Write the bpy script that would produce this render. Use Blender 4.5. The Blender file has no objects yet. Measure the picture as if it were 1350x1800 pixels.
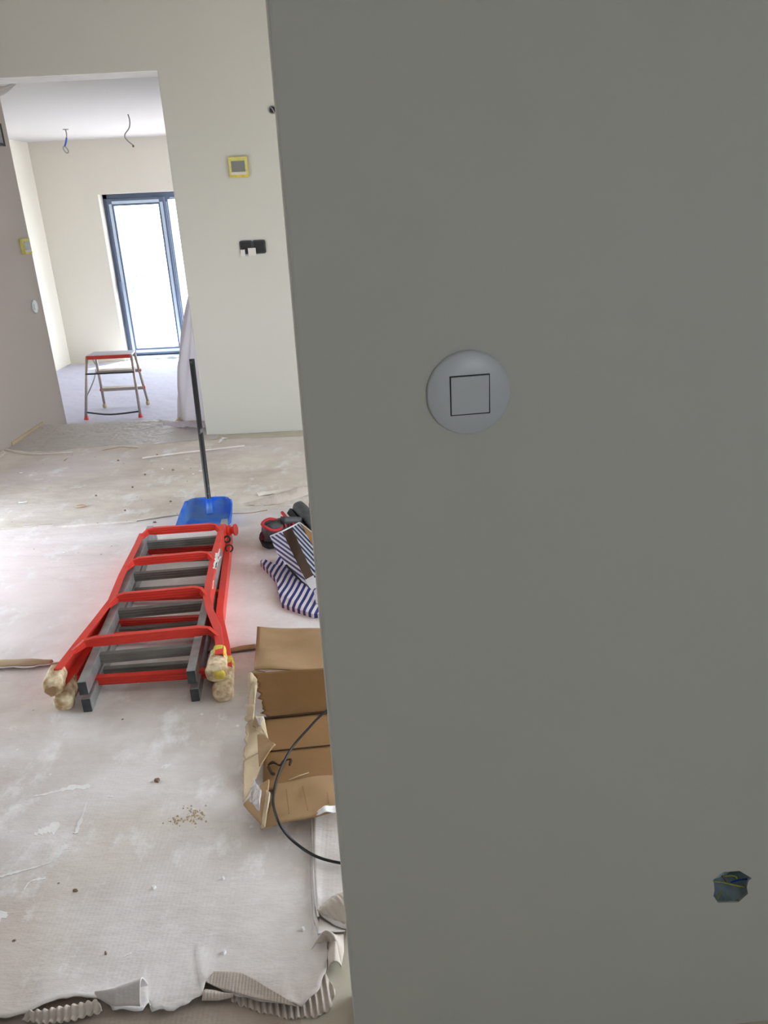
import bpy, bmesh, math, random
from mathutils import Vector, Matrix, noise
from mathutils.geometry import tessellate_polygon
random.seed(7)
SC = bpy.context.scene
COL = SC.collection
# ------------------------------------------------------------------ camera
H = 1.3
RI = Vector((0.998843849, -0.0480725054, 0.0))
FW = Vector((-0.01795106, -0.37298461, 0.92766386))
UP = Vector((-0.04459513, -0.92659134, -0.37341634))
cam = bpy.data.objects.new('camera', bpy.data.cameras.new('camera'))
COL.objects.link(cam)
cam.matrix_world = Matrix(((RI[0], -RI[1], -RI[2], 0), (FW[0], -FW[1], -FW[2], 0), (UP[0], -UP[1], -UP[2], H), (0, 0, 0, 1)))
cam.data.sensor_fit = 'HORIZONTAL'; cam.data.sensor_width = 36; cam.data.lens = 36 * 1350 / 1350
cam.data.clip_start = 0.02; cam.data.clip_end = 300
SC.camera = cam
# ------------------------------------------------------------------ sky, sun, exposure
SC.view_settings.view_transform = 'Standard'; SC.view_settings.look = 'None'
SC.view_settings.gamma = 1; SC.view_settings.use_curve_mapping = False
SC.view_settings.exposure = 0.48
w = bpy.data.worlds.new('sky'); SC.world = w; w.use_nodes = True
bg = w.node_tree.nodes['Background']
bg.inputs[0].default_value = (0.85, 0.93, 1.0, 1); bg.inputs[1].default_value = 6.6
sd = bpy.data.lights.new('sun', 'SUN'); sd.energy = 20; sd.angle = 0.009; sd.color = (1, 0.96, 0.9)
sun = bpy.data.objects.new('sun', sd); COL.objects.link(sun)
sun_dir = Vector((-0.36, -0.50, -1.2)).normalized()
sun.rotation_euler = sun_dir.to_track_quat('-Z', 'Y').to_euler()
SC.cycles.diffuse_bounces = 6; SC.cycles.max_bounces = 10; SC.cycles.transparent_max_bounces = 12
SC.cycles.sample_clamp_indirect = 8; SC.cycles.caustics_reflective = False; SC.cycles.caustics_refractive = False
def portal(name, loc, sx, sy, nrm):
    l = bpy.data.lights.new(name, 'AREA'); l.shape = 'RECTANGLE'; l.size = sx; l.size_y = sy
    l.cycles.is_portal = True
    o = bpy.data.objects.new(name, l); COL.objects.link(o); o.location = loc
    o.rotation_euler = Vector(nrm).to_track_quat('-Z', 'Z').to_euler()
portal('window_portal', (-2.3, 10.62, 0.52), 2.05, 2.05, (0, -1, 0))
portal('hall_side_portal', (1.26, 8.8, 0.72), 2.6, 2.45, (-1, 0, 0))
portal('room_side_portal', (1.96, 2.02, .85), 1.75, 1.7, (-1, 0, 0))
portal('left_fill_portal', (-2.44, 2.6, .42), 1.4, .8, (1, 0, 0))  # for the low unseen opening added to brighten the floor at left
portal('rear_portal', (1.3, -3.05, 1.51), 1.0, 1.02, (0, 1, 0))
# ------------------------------------------------------------------ projections onto real planes
def ray(px, py):
    v = Vector((px - 675, py - 900, 1350)); return Vector((v.dot(RI), v.dot(FW), v.dot(UP)))
def P(px, py, z=0.0):                      # point of the plane at height z seen at a photo pixel
    r = ray(px, py); t = (z - H) / r.z; return Vector((r.x * t, r.y * t, z))
def PY(px, py, Y):
    r = ray(px, py); t = Y / r.y; return Vector((r.x * t, Y, H + r.z * t))
def PX(px, py, X):
    r = ray(px, py); t = X / r.x; return Vector((X, r.y * t, H + r.z * t))
# ------------------------------------------------------------------ materials
def lin(c): return tuple((x / 12.92 if x <= .04045 else ((x + .055) / 1.055) ** 2.4) for x in (v / 255 for v in c)) + (1,)
def nt(name):
    m = bpy.data.materials.new(name); m.use_nodes = True
    n = m.node_tree; b = n.nodes['Principled BSDF']; return m, n, b
def N(n, t, **k):
    x = n.nodes.new(t)
    for a, v in k.items():
        if a.startswith('i_'): x.inputs[a[2:].replace('_', ' ')].default_value = v
        else: setattr(x, a, v)
    return x
def coords(n, scale=(1, 1, 1)):
    tc = N(n, 'ShaderNodeTexCoord'); mp = N(n, 'ShaderNodeMapping'); mp.inputs['Scale'].default_value = scale
    n.links.new(tc.outputs['Object'], mp.inputs[0]); return mp.outputs[0]
def mat(name, col, rough=.6, metal=0, var=.06, scale=8, bump=0, bscale=60, spec=.5, col2=None, stretch=(1, 1, 1)):
    m, n, b = nt(name); L = n.links.new
    b.inputs['Roughness'].default_value = rough; b.inputs['Metallic'].default_value = metal
    b.inputs['Specular IOR Level'].default_value = spec
    c = coords(n, stretch)
    ns = N(n, 'ShaderNodeTexNoise', i_Scale=scale, i_Detail=4.0); L(c, ns.inputs['Vector'])
    r = N(n, 'ShaderNodeValToRGB'); L(ns.outputs['Fac'], r.inputs[0])
    a = lin(col); d = lin(col2) if col2 else tuple(x * (1 - var * 2) for x in a[:3]) + (1,)
    r.color_ramp.elements[0].position = .35; r.color_ramp.elements[1].position = .65
    r.color_ramp.elements[0].color = d; r.color_ramp.elements[1].color = a
    L(r.outputs[0], b.inputs['Base Color'])
    if bump:
        n2 = N(n, 'ShaderNodeTexNoise', i_Scale=bscale, i_Detail=5.0); L(c, n2.inputs['Vector'])
        bp = N(n, 'ShaderNodeBump', i_Strength=min(1, bump), i_Distance=.004 * max(1, bump)); L(n2.outputs['Fac'], bp.inputs['Height'])
        L(bp.outputs[0], b.inputs['Normal'])
    return m
HALLW = mat('cream_hall_paint', (220, 215, 203), .85, var=.006, scale=2, bump=.04, bscale=90, spec=.2)
WALL = mat('cream_wall_paint', (203, 202, 196), .85, var=.006, scale=2, bump=.04, bscale=90, spec=.2)
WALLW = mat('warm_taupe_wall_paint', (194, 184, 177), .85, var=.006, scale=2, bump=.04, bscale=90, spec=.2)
CEIL = mat('white_ceiling_paint', (226, 223, 221), .9, var=.01, scale=2)
CONCRETE = mat('beige_floor_paper', (206, 199, 182), .9, var=.08, scale=5, bump=.3, bscale=25)
STEPM = mat('pale_step_stone', (205, 200, 195), .7, var=.05)
REDM = mat('red_painted_metal', (226, 66, 54), .4, var=.06, scale=14, bump=.03)
ALU = mat('dull_aluminium', (178, 182, 184), .4, metal=.6, var=.14, scale=22)
ALUD = mat('grooved_dark_aluminium', (138, 140, 136), .5, metal=.5, var=.12, scale=12)
HANDLE = mat('scuffed_black_handle', (34, 35, 40), .45, scale=34, col2=(34, 35, 40))
HANDLE.node_tree.nodes['Color Ramp'].color_ramp.elements[0].position = .62; HANDLE.node_tree.nodes['Color Ramp'].color_ramp.elements[1].position = .72
HANDLE.node_tree.nodes['Color Ramp'].color_ramp.elements[1].color = lin((120, 120, 124))
RUBBER = mat('dark_rubber_cap', (62, 66, 70), .7, var=.15, scale=60)
BLACK = mat('black_plastic', (30, 31, 36), .5, var=.1, scale=30)
BLUE = mat('dusty_blue_plastic', (18, 98, 222), .45, scale=16, col2=(96, 140, 196), bump=.05)
TAPEB = mat('dirty_beige_tape_wrap', (236, 220, 188), .75, scale=52, col2=(178, 146, 104), bump=.6, bscale=60)
TAPEY = mat('yellow_masking_tape', (226, 204, 84), .65, var=.12, scale=50, bump=.4)
YEL = mat('pale_yellow_tape', (216, 208, 126), .7, var=.06, scale=60)
SWITCH = mat('white_switch_plastic', (204, 208, 214), .35, var=.01)
SCREEN = mat('grey_display', (128, 130, 130), .3, var=.03)
FRAME = mat('slate_blue_window_frame', (92, 104, 128), .45, var=.04)
FRAME2 = mat('pale_aluminium_bead', (190, 205, 220), .35, var=.03)
DARKBOX = mat('dark_socket_box', (38, 38, 42), .6, var=.1, scale=60)
GREYBOX = mat('grey_blue_junction_box', (182, 198, 206), .5, var=.1, scale=60)
WIREG = mat('yellow_green_wire', (190, 190, 70), .5, var=.2, scale=120)
WIREB = mat('blue_wire', (40, 80, 190), .45)
WIREW = mat('grey_white_wire', (150, 148, 142), .5)
COPPER = mat('brown_wire', (120, 70, 40), .5)
CARDB = mat('brown_cardboard', (172, 140, 103), .85, var=.07, scale=7, bump=.25, bscale=30)
CARDIN = mat('inner_brown_cardboard', (148, 112, 72), .85, var=.06, scale=7, bump=.25, bscale=30)
CARDPALE = mat('pale_cardboard', (205, 185, 155), .9, var=.07, scale=9, bump=.35, bscale=40)
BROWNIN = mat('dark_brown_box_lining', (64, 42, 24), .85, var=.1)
SHOEG = mat('charcoal_shoe_leather', (70, 72, 76), .6, var=.15, scale=40, bump=.2)
SHOEB = mat('black_shoe_sole', (26, 26, 30), .65, var=.15, scale=60)
SHOER = mat('red_shoe_lining', (190, 40, 50), .7, var=.12, scale=60)
SHOEP = mat('magenta_shoe_patch', (120, 20, 60), .7, var=.12, scale=60)
STOOLM = mat('stool_leg_aluminium', (188, 176, 168), .4, metal=.35, var=.05)
STOOLTOP = mat('stool_tread_grey', (172, 172, 182), .5, var=.04)
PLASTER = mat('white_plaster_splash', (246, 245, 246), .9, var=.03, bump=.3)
DEBRIS = mat('brown_debris', (142, 118, 98), .9, var=.2, scale=80)
WHITEP = mat('white_paper_tag', (214, 212, 210), .8, var=.02)
TERRACE = mat('pale_terrace_stone', (215, 213, 208), .8, var=.04)
SHRUB = mat('glare_paled_teal_foliage', (190, 222, 214), .8, var=.2)  # teal paled so the colour carries the glare outdoors

def cardboard(name, base, dark, ridge=.009, rot=0.0, rstr=.14, white=True, warm=None):
    m, n, b = nt(name); L = n.links.new
    b.inputs['Roughness'].default_value = .88; b.inputs['Specular IOR Level'].default_value = .25
    c = coords(n)
    big = N(n, 'ShaderNodeTexNoise', i_Scale=2.4, i_Detail=8.0, i_Roughness=.62); L(c, big.inputs['Vector'])
    r = N(n, 'ShaderNodeValToRGB'); L(big.outputs['Fac'], r.inputs[0])
    r.color_ramp.elements[0].position = .36; r.color_ramp.elements[1].position = .62
    r.color_ramp.elements[0].color = lin(dark); r.color_ramp.elements[1].color = lin(base)
    out = r.outputs[0]
    if warm:
        wn = N(n, 'ShaderNodeTexNoise', i_Scale=.9, i_Detail=2.0); L(c, wn.inputs['Vector'])
        wr = N(n, 'ShaderNodeValToRGB'); L(wn.outputs['Fac'], wr.inputs[0]); wr.color_ramp.elements[0].position = .5; wr.color_ramp.elements[1].position = .68
        mx = N(n, 'ShaderNodeMix', data_type='RGBA'); L(wr.outputs[0], mx.inputs['Factor']); L(out, mx.inputs[6]); mx.inputs[7].default_value = lin(warm)
        out = mx.outputs[2]
    if white:   # dried plaster dust: scuffs and fine speckles
        wv = coords(n, (1, .7, 1))
        n1 = N(n, 'ShaderNodeTexNoise', i_Scale=7.0, i_Detail=9.0, i_Roughness=.72); L(wv, n1.inputs['Vector'])
        rr = N(n, 'ShaderNodeValToRGB'); L(n1.outputs['Fac'], rr.inputs[0]); rr.color_ramp.elements[0].position = .54; rr.color_ramp.elements[1].position = .68
        rr.color_ramp.elements[1].color = (.8, .8, .8, 1)
        mx = N(n, 'ShaderNodeMix', data_type='RGBA'); L(rr.outputs[0], mx.inputs['Factor']); L(out, mx.inputs[6]); mx.inputs[7].default_value = lin((248, 248, 250))
        out = mx.outputs[2]
        vo = N(n, 'ShaderNodeTexVoronoi', i_Scale=14.0); L(c, vo.inputs['Vector'])
        rv = N(n, 'ShaderNodeValToRGB'); L(vo.outputs['Distance'], rv.inputs[0]); rv.color_ramp.elements[0].position = .05; rv.color_ramp.elements[1].position = .075
        rv.color_ramp.elements[0].color = (1, 1, 1, 1); rv.color_ramp.elements[1].color = (0, 0, 0, 1)
        mx = N(n, 'ShaderNodeMix', data_type='RGBA'); L(rv.outputs[0], mx.inputs['Factor']); L(out, mx.inputs[6]); mx.inputs[7].default_value = lin((236, 235, 233))
        out = mx.outputs[2]
        vo = N(n, 'ShaderNodeTexVoronoi', i_Scale=9.0); L(coords(n, (1.1, 1.3, 1)), vo.inputs['Vector'])
        rv = N(n, 'ShaderNodeValToRGB'); L(vo.outputs['Distance'], rv.inputs[0]); rv.color_ramp.elements[0].position = .03; rv.color_ramp.elements[1].position = .045
        rv.color_ramp.elements[0].color = (1, 1, 1, 1); rv.color_ramp.elements[1].color = (0, 0, 0, 1)
        mx = N(n, 'ShaderNodeMix', data_type='RGBA'); L(rv.outputs[0], mx.inputs['Factor']); L(out, mx.inputs[6]); mx.inputs[7].default_value = lin((120, 104, 92))
        out = mx.outputs[2]
    L(out, b.inputs['Base Color'])
    tc = N(n, 'ShaderNodeTexCoord'); mp = N(n, 'ShaderNodeMapping'); mp.inputs['Rotation'].default_value = (0, 0, rot); L(tc.outputs['Object'], mp.inputs[0])
    wt = N(n, 'ShaderNodeTexWave', i_Scale=1 / ridge * .314, i_Distortion=.12, i_Detail=0.0); wt.bands_direction = 'X'; L(mp.outputs[0], wt.inputs['Vector'])
    bp = N(n, 'ShaderNodeBump', i_Strength=rstr, i_Distance=.0012)
    mk = N(n, 'ShaderNodeTexNoise', i_Scale=3.0, i_Detail=3.0); L(c, mk.inputs['Vector']); mr = N(n, 'ShaderNodeValToRGB'); L(mk.outputs['Fac'], mr.inputs[0]); mr.color_ramp.elements[0].position = .4; mr.color_ramp.elements[1].position = .65
    mu = N(n, 'ShaderNodeMath', operation='MULTIPLY'); L(mr.outputs[0], mu.inputs[0]); L(wt.outputs['Fac'], mu.inputs[1]); L(mu.outputs[0], bp.inputs['Height'])
    n2 = N(n, 'ShaderNodeTexNoise', i_Scale=10.0, i_Detail=7.0, i_Roughness=.65); L(coords(n, (.6, 1.6, 1)), n2.inputs['Vector'])
    b2 = N(n, 'ShaderNodeBump', i_Strength=.55, i_Distance=.010); L(n2.outputs['Fac'], b2.inputs['Height']); L(bp.outputs[0], b2.inputs['Normal'])
    L(b2.outputs[0], b.inputs['Normal'])
    return m
SHEET_A = cardboard('dusty_floor_cardboard_front', (234, 230, 230), (203, 193, 188), warm=(220, 205, 188))
SHEET_B = cardboard('dusty_floor_cardboard_middle', (244, 240, 243), (224, 216, 216), ridge=.007, rstr=.15, warm=(240, 228, 230))
SHEET_C = cardboard('dusty_floor_cardboard_back', (234, 227, 218), (206, 196, 186), ridge=.01, rot=.6, rstr=.12, warm=(226, 218, 218))
SHEET_U = cardboard('corrugated_underlay', (222, 213, 204), (198, 187, 177), white=False)
UNDER = cardboard('brownish_underlay_cardboard', (182, 170, 160), (158, 144, 132), rstr=.3, white=False)
FOLDC = cardboard('folded_grey_cardboard', (216, 206, 198), (192, 180, 170), ridge=.006, rstr=.6, white=False)

def film(name, tint, rough=.25, scale=18, strength=.8, alpha=.55, spec=.8):
    m, n, b = nt(name); L = n.links.new
    b.inputs['Base Color'].default_value = lin(tint); b.inputs['Roughness'].default_value = rough
    b.inputs['Specular IOR Level'].default_value = spec; b.inputs['Alpha'].default_value = alpha
    c = coords(n); v = N(n, 'ShaderNodeTexVoronoi', i_Scale=scale); v.feature = 'SMOOTH_F1'; L(c, v.inputs['Vector'])
    n2 = N(n, 'ShaderNodeTexNoise', i_Scale=scale * .8, i_Detail=4.0, i_Distortion=1.2); L(c, n2.inputs['Vector'])
    ad = N(n, 'ShaderNodeMath', operation='ADD'); L(v.outputs['Distance'], ad.inputs[0]); L(n2.outputs['Fac'], ad.inputs[1])
    bp = N(n, 'ShaderNodeBump', i_Strength=strength, i_Distance=.012); L(ad.outputs[0], bp.inputs['Height']); L(bp.outputs[0], b.inputs['Normal'])
    return m
FILM = film('crinkled_clear_floor_film', (228, 222, 222), .42, 16, .45, .6, .5)
FILMH = film('lavender_hall_film', (196, 194, 210), .75, 13, .3, .85, .12)
DRAPE = film('milky_plastic_sheet', (238, 234, 242), .4, 5, .35, 1)
def _milky():
    n = DRAPE.node_tree; b = n.nodes['Principled BSDF']; o = n.nodes['Material Output']; t = N(n, 'ShaderNodeBsdfTranslucent'); t.inputs[0].default_value = lin((240, 236, 246))
    mx = N(n, 'ShaderNodeMixShader', i_Fac=.65); n.links.new(b.outputs[0], mx.inputs[1]); n.links.new(t.outputs[0], mx.inputs[2]); n.links.new(mx.outputs[0], o.inputs[0])
_milky()
TAPECLR = film('clear_packing_tape', (225, 225, 230), .2, 40, .7, .5)
def glass():
    m = bpy.data.materials.new('window_glass'); m.use_nodes = True; n = m.node_tree; n.nodes.clear(); L = n.links.new
    o = N(n, 'ShaderNodeOutputMaterial'); mx = N(n, 'ShaderNodeMixShader'); t = N(n, 'ShaderNodeBsdfTransparent'); g = N(n, 'ShaderNodeBsdfGlossy', i_Roughness=.02)
    mx.inputs[0].default_value = .06; t.inputs[0].default_value = (.95, .98, 1, 1)
    L(t.outputs[0], mx.inputs[1]); L(g.outputs[0], mx.inputs[2]); L(mx.outputs[0], o.inputs[0]); return m
GLASS = glass()
def stripes(name, nv, period, duty=.5, a=(226, 226, 238), c=(38, 46, 112), dots=True):
    m, n, b = nt(name); L = n.links.new; b.inputs['Roughness'].default_value = .55
    tc = N(n, 'ShaderNodeTexCoord'); d = N(n, 'ShaderNodeVectorMath', operation='DOT_PRODUCT'); L(tc.outputs['Object'], d.inputs[0]); d.inputs[1].default_value = nv
    s = N(n, 'ShaderNodeMath', operation='DIVIDE'); L(d.outputs['Value'], s.inputs[0]); s.inputs[1].default_value = period
    f = N(n, 'ShaderNodeMath', operation='FRACT'); L(s.outputs[0], f.inputs[0])
    g = N(n, 'ShaderNodeMath', operation='GREATER_THAN'); L(f.outputs[0], g.inputs[0]); g.inputs[1].default_value = duty
    mx = N(n, 'ShaderNodeMix', data_type='RGBA'); L(g.outputs[0], mx.inputs['Factor']); mx.inputs[6].default_value = lin(a); mx.inputs[7].default_value = lin(c)
    L(mx.outputs[2], b.inputs['Base Color']); return m

# ------------------------------------------------------------------ mesh helpers
def obj(name, vf, m, parent=None, smooth=False, solid=0, bevel=0, sub=0):
    v, f = vf; me = bpy.data.meshes.new(name); me.from_pydata([tuple(p) for p in v], [], f); me.update()
    bm = bmesh.new(); bm.from_mesh(me); bmesh.ops.recalc_face_normals(bm, faces=bm.faces); bm.to_mesh(me); bm.free()
    me.materials.append(m)
    if smooth:
        for p in me.polygons: p.use_smooth = True
    o = bpy.data.objects.new(name, me); COL.objects.link(o)
    if parent: o.parent = parent; o.matrix_parent_inverse = Matrix.Translation(-parent.location)
    if solid:
        s = o.modifiers.new('s', 'SOLIDIFY'); s.thickness = solid; s.offset = -1
    if bevel:
        s = o.modifiers.new('b', 'BEVEL'); s.width = bevel; s.segments = 2; s.limit_method = 'ANGLE'
    if sub:
        s = o.modifiers.new('u', 'SUBSURF'); s.levels = sub; s.render_levels = sub
    return o
def tag(o, label, cat, group=None, kind=None):
    if label: o['label'] = label
    if cat: o['category'] = cat
    if group: o['group'] = group
    if kind: o['kind'] = kind
    return o
def thing(name, label, cat, loc=(0, 0, 0), group=None):
    o = bpy.data.objects.new(name, None); COL.objects.link(o); o.location = loc; o.empty_display_size = .05
    return tag(o, label, cat, group)
def struct(name, vf, m, parent=None, **k):
    o = obj(name, vf, m, parent, **k)
    if not parent: o['kind'] = 'structure'
    return o
def join(*parts):
    V, F = [], []
    for v, f in parts:
        n = len(V); V += list(v); F += [tuple(i + n for i in q) for q in f]
    return V, F
def box(x0, x1, y0, y1, z0, z1):
    v = [Vector(p) for p in ((x0, y0, z0), (x1, y0, z0), (x1, y1, z0), (x0, y1, z0), (x0, y0, z1), (x1, y0, z1), (x1, y1, z1), (x0, y1, z1))]
    return v, [(0, 3, 2, 1), (4, 5, 6, 7), (0, 1, 5, 4), (1, 2, 6, 5), (2, 3, 7, 6), (3, 0, 4, 7)]
def tr(vf, M): return [M @ Vector(p) for p in vf[0]], vf[1]
def sweep(prof, pts, up=Vector((0, 0, 1)), closed=True, scales=None):
    """prof: (a,b) a to the right of travel, b along up"""
    pts = [Vector(p) for p in pts]; V, F = [], []; n = len(prof)
    for i, p in enumerate(pts):
        d0 = (pts[i] - pts[i - 1]).normalized() if i else None; d1 = (pts[i + 1] - pts[i]).normalized() if i < len(pts) - 1 else None
        d = (d0 + d1).normalized() if d0 and d1 else (d0 or d1)
        r = d.cross(up).normalized(); k = 1 / max(.5, d.dot(d1)) if d0 and d1 else 1; u = r.cross(d).normalized()
        s = scales[i] if scales else 1
        V += [p + r * a * k * s + u * b * s for a, b in prof]
    for i in range(len(pts) - 1):
        for j in range(n):
            if not closed and j == n - 1: continue
            a, b = i * n + j, i * n + (j + 1) % n; F.append((a, b, b + n, a + n))
    if closed: F.append(tuple(range(n - 1, -1, -1))); F.append(tuple((len(pts) - 1) * n + j for j in range(n)))
    return V, F
def rect(w_, h_, zc=0): return [(-w_ / 2, zc - h_ / 2), (w_ / 2, zc - h_ / 2), (w_ / 2, zc + h_ / 2), (-w_ / 2, zc + h_ / 2)]
def circ(r, n=10): return [(r * math.cos(2 * math.pi * i / n), r * math.sin(2 * math.pi * i / n)) for i in range(n)]
def smoothpts(pts, k=6):
    P_ = [Vector(p) for p in pts]; out = []
    for i in range(len(P_) - 1):
        p0, p1, p2, p3 = P_[max(0, i - 1)], P_[i], P_[i + 1], P_[min(len(P_) - 1, i + 2)]
        for j in range(k):
            t = j / k; out.append(.5 * ((2 * p1) + (p2 - p0) * t + (2 * p0 - 5 * p1 + 4 * p2 - p3) * t * t + (3 * p1 - p0 - 3 * p2 + p3) * t ** 3))
    out.append(P_[-1]); return out
def tube(pts, r, n=8, k=6, scales=None):
    p = smoothpts(pts, k) if k else [Vector(q) for q in pts]
    V, F = [], []; up = Vector((0, 0, 1)); d = (p[1] - p[0]).normalized(); a = d.orthogonal().normalized()
    for i, q in enumerate(p):
        d = (p[min(i + 1, len(p) - 1)] - p[max(i - 1, 0)]).normalized(); a = (a - d * a.dot(d)).normalized(); b = d.cross(a)
        rr = r if not scales else r * scales(i / (len(p) - 1))
        V += [q + (a * math.cos(2 * math.pi * j / n) + b * math.sin(2 * math.pi * j / n)) * rr for j in range(n)]
    for i in range(len(p) - 1):
        for j in range(n):
            x, y = i * n + j, i * n + (j + 1) % n; F.append((x, y, y + n, x + n))
    F.append(tuple(range(n - 1, -1, -1))); F.append(tuple((len(p) - 1) * n + j for j in range(n)))
    return V, F
def beam(a, b, w_, h_, up=(0, 0, 1)): return sweep(rect(w_, h_), [a, b], Vector(up))
def prism(poly, d):                        # poly: 3D points, extruded by vector d
    n = len(poly); V = [Vector(p) for p in poly] + [Vector(p) + Vector(d) for p in poly]
    return V, [tuple(range(n - 1, -1, -1)), tuple(range(n, 2 * n))] + [(i, (i + 1) % n, (i + 1) % n + n, i + n) for i in range(n)]
def lathe(prof, c, axis=Vector((0, 0, 1)), n=48):
    axis = Vector(axis).normalized(); a = axis.orthogonal().normalized(); b = axis.cross(a); V, F = [], []
    for r, h in prof: V += [Vector(c) + axis * h + (a * math.cos(2 * math.pi * j / n) + b * math.sin(2 * math.pi * j / n)) * r for j in range(n)]
    for i in range(len(prof) - 1):
        for j in range(n):
            x, y = i * n + j, i * n + (j + 1) % n; F.append((x, y, y + n, x + n))
    F.append(tuple(range(n - 1, -1, -1))); F.append(tuple((len(prof) - 1) * n + j for j in range(n)))
    return V, F
def polyface(pts, holes=()):
    loops = [[Vector(p) for p in pts]] + [[Vector(p) for p in h] for h in holes]
    V = [p for l in loops for p in l]; return V, [tuple(t) for t in tessellate_polygon(loops)]
def lerpcurve(c, t):                       # arc-length parametrised polyline
    L_ = [0]
    for i in range(1, len(c)): L_.append(L_[-1] + (c[i] - c[i - 1]).length)
    s = t * L_[-1]
    for i in range(1, len(c)):
        if s <= L_[i] + 1e-9:
            k = (s - L_[i - 1]) / max(1e-9, L_[i] - L_[i - 1]); return c[i - 1].lerp(c[i], k)
    return c[-1]
def coons(top, bot, left, right, nu, nv, zf=None):
    """top/bot run left->right, left/right run top->bottom"""
    V, F = [], []
    T = [lerpcurve(top, i / nu) for i in range(nu + 1)]; B = [lerpcurve(bot, i / nu) for i in range(nu + 1)]
    Lc = [lerpcurve(left, j / nv) for j in range(nv + 1)]; R = [lerpcurve(right, j / nv) for j in range(nv + 1)]
    for j in range(nv + 1):
        v = j / nv
        for i in range(nu + 1):
            u = i / nu
            p = T[i] * (1 - v) + B[i] * v + Lc[j] * (1 - u) + R[j] * u - (T[0] * (1 - u) * (1 - v) + T[-1] * u * (1 - v) + B[0] * (1 - u) * v + B[-1] * u * v)
            if zf: p = p + Vector((0, 0, zf(p, u, v)))
            V.append(p)
    for j in range(nv):
        for i in range(nu):
            a = j * (nu + 1) + i; F.append((a, a + 1, a + nu + 2, a + nu + 1))
    return V, F
def nz(p, s, a=0): return noise.noise(Vector((p.x * s + a, p.y * s + a * 2, a)))

# ================================================================== STRUCTURE
XL, XR = -2.29, 1.9; YF = 4.65; YS = 5.115; YE = 10.3; XH = -4.07; XHR = 1.2; ZL = -.5; ZC = 2.62; ZH = 2.16
struct('floor', box(XL - .15, XR + .1, -3.1, YS, -.2, 0), CONCRETE)
struct('floor_lower', box(XH - .15, XHR + .1, 5.3, YE + .35, ZL - .15, ZL), STEPM)
# the three steps down to the hall: one flight, treads picked apart
fl_ = tag(thing('steps', None, None, (-.5, 5.3, ZL)), None, None, kind='structure')
for k in range(2):
    struct('tread', box(XL, -.86, YS + .28 * k, YS + .28 * (k + 1), ZL, -.167 * (k + 1)), STEPM, fl_, bevel=.004)
# side wall on the left, its end edge rounded
r_ = .006; YEND = 5.51
plan = [(XL, -3.1), (XL, YEND - r_), (XL - r_ * .3, YEND - r_ * .3), (XL - r_, YEND), (XL - .14, YEND), (XL - .14, -3.1)]
plan = [(XL, 3.3)] + plan[1:5] + [(XL - .14, 3.3)]
struct('wall_left', join(prism([Vector((x, y, ZL)) for x, y in plan], (0, 0, ZC - ZL)), box(XL - .14, XL, -3.1, 1.9, ZL, ZC), box(XL - .14, XL, 1.9, 3.3, .82, ZC), box(XL - .14, XL, 1.9, 3.3, ZL, .02)), WALLW)  # low opening out of view added to let daylight onto the floor
# far wall with the tall opening
xo = P(363, 766).x; zt = 2.0
def rp(c, sx, sz, r=.008): return [(c[0] + sx * r, c[1]), (c[0] + sx * r * .3, c[1] + sz * r * .3), (c[0], c[1] + sz * r)]
pf = [(XL, ZC), (XL, zt), (xo, zt), (xo, 0), (XR, 0), (XR, ZC)]
wf = struct('wall_far', prism([Vector((x, YF, z)) for x, z in pf], (0, .17, 0)), WALL, bevel=.004)
for k in ((XL, xo, ZC), ): pass
# near wall with a broken round socket hole
ang = math.radians(3.3); nb = P(1350, 1793)
def NW(x, d=0): # point of the near wall's face in plan (d behind the face)
    return Vector((x + d * -math.sin(ang) * 1.0, nb.y + math.tan(ang) * (x - nb.x) + d * math.cos(ang), 0))
nn = Vector((math.sin(ang), -math.cos(ang), 0))       # normal toward the camera
def PN(px, py, d=0):                                   # photo pixel onto the near wall's face (d in front)
    r = ray(px, py); o = NW(0) + nn * d; t = (o.dot(nn)) / r.dot(nn); p = r * t; return Vector((p.x, p.y, p.z + H))
xe = PN(545, 900).x - .0005
fe = NW(xe); te = NW(1.95)
rr = .006; along = (te - fe).normalized(); back = -nn
front0 = fe + along * rr
cut = [(1253, 1547), (1271, 1533), (1300, 1531), (1322, 1544), (1316, 1548), (1313, 1560), (1315, 1571), (1298, 1586), (1262, 1587), (1254, 1575), (1256, 1566), (1255, 1553)]
hole = [PN(*c) for c in cut]
V, F = polyface([front0, te, te + Vector((0, 0, ZC)), front0 + Vector((0, 0, ZC))], [hole])
arc = [fe + along * rr * (1 - math.sin(a)) + back * rr * (1 - math.cos(a)) for a in [0, .4, .8, 1.2, 1.57]]
pl = arc + [fe + back * .12, te + back * .12]
side = ([p for p in pl] + [p + Vector((0, 0, ZC)) for p in pl], [(i, i + 1, i + 1 + len(pl), i + len(pl)) for i in range(len(pl) - 1)])
hs = (hole + [p + back * .003 for p in hole], [(i, (i + 1) % len(hole), (i + 1) % len(hole) + len(hole), i + len(hole)) for i in range(len(hole))])
nw = struct('wall_near', join((V, F), side, hs), WALL)
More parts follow.
